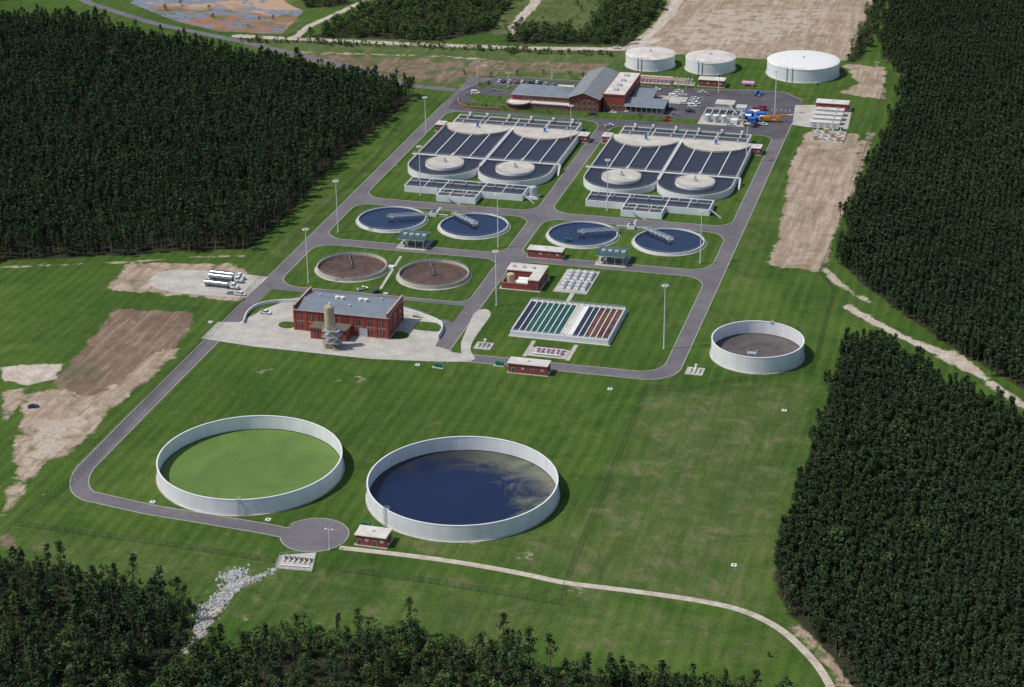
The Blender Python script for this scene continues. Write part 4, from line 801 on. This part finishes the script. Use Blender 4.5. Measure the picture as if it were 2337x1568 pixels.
# ---------------------------------------------------------------- trees
def tree(name,seed,h,cr,base,ncl,leaf,md,ml,kind='pine'):
    r=random.Random(seed); mb=MB(); lean=(r.uniform(-.6,.6),r.uniform(-.6,.6))
    seg=4
    for i in range(seg):
        a=i/seg;b=(i+1)/seg; ra=.22*(1-a)+.04;rb=.22*(1-b)+.04
        A=[(lean[0]*a+ra*math.cos(k*1.2566),lean[1]*a+ra*math.sin(k*1.2566),h*.93*a) for k in range(5)];B=[(lean[0]*b+rb*math.cos(k*1.2566),lean[1]*b+rb*math.sin(k*1.2566),h*.93*b) for k in range(5)]
        mb.add(A+B,[(k,(k+1)%5,5+(k+1)%5,5+k) for k in range(5)],'bark')
    bumps=[(r.uniform(0,6.28),r.uniform(0,1),r.uniform(.4,1.35)) for _ in range(8)]
    for i in range(ncl):
        f=r.random()**.8
        if kind=='pine': pr=cr*(1-f*.97)**.55*(.45+.55*min(1,f*4+.3))
        elif kind=='bare': pr=cr*.8*(1-f*.6)
        else: pr=cr*math.sqrt(max(.03,1-(2*f-.9)**2*.85))
        th=r.uniform(0,6.283); k=1
        for ba,bf,bs in bumps:
            if abs((th-ba+3.14)%6.28-3.14)<.9 and abs(f-bf)<.25: k*=bs
        rad=pr*k*(r.uniform(.3,1)**.6); z=h*(base+(1-base)*f)
        cx,cy=lean[0]*z/h+rad*math.cos(th),lean[1]*z/h+rad*math.sin(th)
        if i%7==0 or kind=='bare': mb.beam((lean[0]*z/h,lean[1]*z/h,z-.5-rad*.4),(cx,cy,z),.08,.08,'bark')
        if kind=='bare' : continue
        m_=ml if (r.random()<.15+.5*f) else md  # light tone likelier towards the crown top: shading put into the foliage colour
        for q in range(6):
            s_=leaf*r.uniform(.5,1.2); n_=Vector((math.cos(th)*.5+r.gauss(0,.55),math.sin(th)*.5+r.gauss(0,.55),r.uniform(.2,1.3))).normalized(); u=n_.orthogonal().normalized(); u.rotate(Matrix.Rotation(r.uniform(0,6.28),3,n_)); w_=n_.cross(u)
            c_=Vector((cx+r.gauss(0,leaf*.6),cy+r.gauss(0,leaf*.6),z+r.gauss(0,leaf*.45))); mb.add([c_-u*s_*.75-w_*s_*.2,c_-w_*s_*.5,c_+u*s_*.75+w_*s_*.1,c_+w_*s_*.45],[(0,1,2,3)],m_)
    me=bpy.data.meshes.new(name); me.from_pydata([tuple(v) for v in mb.v],[],mb.f)
    for m_ in mb.ml: me.materials.append(M[m_])
    me.polygons.foreach_set('material_index',mb.mi); me.update(); return bpy.data.objects.new(name,me)
cp=bpy.data.collections.new('pine_tree_kinds'); cd=bpy.data.collections.new('broadleaf_tree_kinds')
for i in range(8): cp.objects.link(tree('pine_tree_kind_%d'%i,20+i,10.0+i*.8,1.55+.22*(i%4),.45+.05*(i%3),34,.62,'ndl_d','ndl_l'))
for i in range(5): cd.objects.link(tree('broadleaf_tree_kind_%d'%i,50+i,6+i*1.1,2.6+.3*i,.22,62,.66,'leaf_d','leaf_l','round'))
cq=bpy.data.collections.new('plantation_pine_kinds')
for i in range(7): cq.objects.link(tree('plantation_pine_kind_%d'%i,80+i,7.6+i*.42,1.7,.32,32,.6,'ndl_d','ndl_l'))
cb=bpy.data.collections.new('bare_tree_kinds')
for i in range(2): cb.objects.link(tree('bare_tree_kind_%d'%i,110+i,10+i,2.2,.35,30,.6,'ndl_d','ndl_l','bare'))
def gn_inst(name,pts,coll,smin,smax,pw=1):
    pts=np.array(pts); n=len(pts); me=bpy.data.meshes.new(name); me.vertices.add(n); V=np.zeros((n,3),np.float32); V[:,:2]=pts; me.vertices.foreach_set('co',V.ravel())
    # stands of taller and lower trees
    st=1+.13*np.sin(pts[:,0]*.045+np.sin(pts[:,1]*.031)*2)*np.sin(pts[:,1]*.05+1.3)
    a=me.attributes.new('rot','FLOAT_VECTOR','POINT'); r=np.zeros((n,3),np.float32); r[:,2]=rng.random(n)*6.283; r[:,0]=rng.normal(0,.05,n); a.data.foreach_set('vector',r.ravel())
    a=me.attributes.new('scl','FLOAT','POINT'); a.data.foreach_set('value',((smin+(smax-smin)*rng.random(n)**pw)*st).astype(np.float32))
    a=me.attributes.new('idx','INT','POINT'); a.data.foreach_set('value',rng.integers(0,len(coll.objects),n).astype(np.int32))
    ob=bpy.data.objects.new(name,me); COL.objects.link(ob)
    g=bpy.data.node_groups.new(name+'_nodes','GeometryNodeTree'); g.interface.new_socket('Geometry',in_out='INPUT',socket_type='NodeSocketGeometry'); g.interface.new_socket('Geometry',in_out='OUTPUT',socket_type='NodeSocketGeometry')
    gi=g.nodes.new('NodeGroupInput');go_=g.nodes.new('NodeGroupOutput'); ip=g.nodes.new('GeometryNodeInstanceOnPoints'); ci=g.nodes.new('GeometryNodeCollectionInfo'); ci.inputs['Collection'].default_value=coll; ci.inputs['Separate Children'].default_value=True; ci.inputs['Reset Children'].default_value=True
    ip.inputs['Pick Instance'].default_value=True
    def na(nm,ty): x=g.nodes.new('GeometryNodeInputNamedAttribute'); x.data_type=ty; x.inputs[0].default_value=nm; return x.outputs[0]
    l=g.links.new; l(gi.outputs[0],ip.inputs['Points']); l(ci.outputs[0],ip.inputs['Instance']); l(na('idx','INT'),ip.inputs['Instance Index']); l(na('rot','FLOAT_VECTOR'),ip.inputs['Rotation']); l(na('scl','FLOAT'),ip.inputs['Scale']); l(ip.outputs[0],go_.inputs[0])
    md=ob.modifiers.new('scatter','NODES'); md.node_group=g; return n
def scatter(poly,sx,sy,jit,keep=1,px=True,cut=None):
    poly=PP(poly) if px else poly; A=np.array(poly); x0,y0=A.min(0);x1,y1=A.max(0); x0=max(x0,-560);y0=max(y0,-310);x1=min(x1,560);y1=min(y1,940)
    X,Y=np.meshgrid(np.arange(x0,x1,sx),np.arange(y0,y1,sy)); X=X+rng.uniform(-jit,jit,X.shape)*sx; Y=Y+rng.uniform(-jit,jit,Y.shape)*sy
    wx=2.2*np.sin(X*.21+Y*.13)+1.6*np.sin(Y*.37+1)+rng.normal(0,1.2,X.shape); wy=2.2*np.sin(Y*.19-X*.11)+1.6*np.sin(X*.33)+rng.normal(0,1.2,X.shape)
    th=.75+.35*np.sin(X*.08+2*np.sin(Y*.05))*np.sin(Y*.09)
    m=inpoly(X+wx,Y+wy,poly)&(rng.random(X.shape)<np.clip(keep*np.clip(th+.45,0,1),0,1))
    if cut: m&=~inpoly(X,Y,PP(cut))
    return list(zip(X[m],Y[m]))
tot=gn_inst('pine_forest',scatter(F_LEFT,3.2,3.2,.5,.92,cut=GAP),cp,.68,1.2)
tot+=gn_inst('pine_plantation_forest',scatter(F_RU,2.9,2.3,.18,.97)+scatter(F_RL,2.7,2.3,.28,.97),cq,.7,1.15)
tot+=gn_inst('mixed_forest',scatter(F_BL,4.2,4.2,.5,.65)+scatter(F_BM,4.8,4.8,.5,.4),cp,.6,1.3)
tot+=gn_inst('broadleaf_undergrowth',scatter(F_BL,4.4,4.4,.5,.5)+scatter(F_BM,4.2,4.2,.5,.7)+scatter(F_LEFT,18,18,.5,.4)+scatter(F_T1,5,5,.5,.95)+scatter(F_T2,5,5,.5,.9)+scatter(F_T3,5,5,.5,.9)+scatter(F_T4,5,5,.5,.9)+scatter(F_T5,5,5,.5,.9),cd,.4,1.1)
tot+=gn_inst('broadleaf_trees_in_plantation',PP([(2085,1215),(2100,1225),(2075,1235),(2140,1250),(2160,1245),(2150,1270),(2110,1245),(1895,1265),(1885,1275),(2040,1010),(2050,1022),(2190,1280),(1820,1165),(1970,1370)]),cd,.8,1.3)
gn_inst('bare_dead_trees',PP([(690,1490),(700,1484),(1320,1560),(2050,1040),(2130,1290),(260,1400),(880,1500)]),cb,.8,1.1)
hedge=[(550,96),(700,101),(900,108),(1200,122),(1395,130),(1395,124),(1200,116),(900,103),(700,96),(550,91)]
tot+=gn_inst('hedgerow_shrubs',scatter(hedge,2.5,2.5,.5,.9)+scatter([(1640,1500),(1760,1490),(1800,1560),(1700,1568)],5,5,.5,.4)+scatter([(1120,75),(1300,-20),(1380,-20),(1340,75)],9,9,.5,.35)+scatter([(470,1440),(560,1440),(640,1430),(1150,1455),(1200,1510),(900,1470),(620,1470),(450,1500)],4,4,.5,.45)+scatter([(0,1262),(200,1280),(420,1350),(460,1420),(430,1440),(300,1345),(0,1300)],4.5,4.5,.5,.5)+scatter([(330,10),(640,20),(690,60),(500,70)],16,16,.5,.3),cd,.15,.5)
for (u,v,s_) in((760,158,.5),(800,160,.5),(840,160,.45),(1060,170,.4),(1120,176,.4),(1180,172,.45),(1240,170,.4),(1300,174,.4),(1070,244,.35),(1110,247,.35),(1150,250,.35),(1250,258,.3),(1330,176,.4),(1095,196,.35),(1115,193,.4),(1140,230,.3),(1460,268,.3),(1210,252,.3)):
    x,y=P(u,v); o=bpy.data.objects.new('young_tree',list(cd.objects)[random.randrange(5)].data); COL.objects.link(o); o.location=(x,y,0); o.scale=(s_,)*3; o.rotation_euler=(0,0,u)
print('TREES',tot)
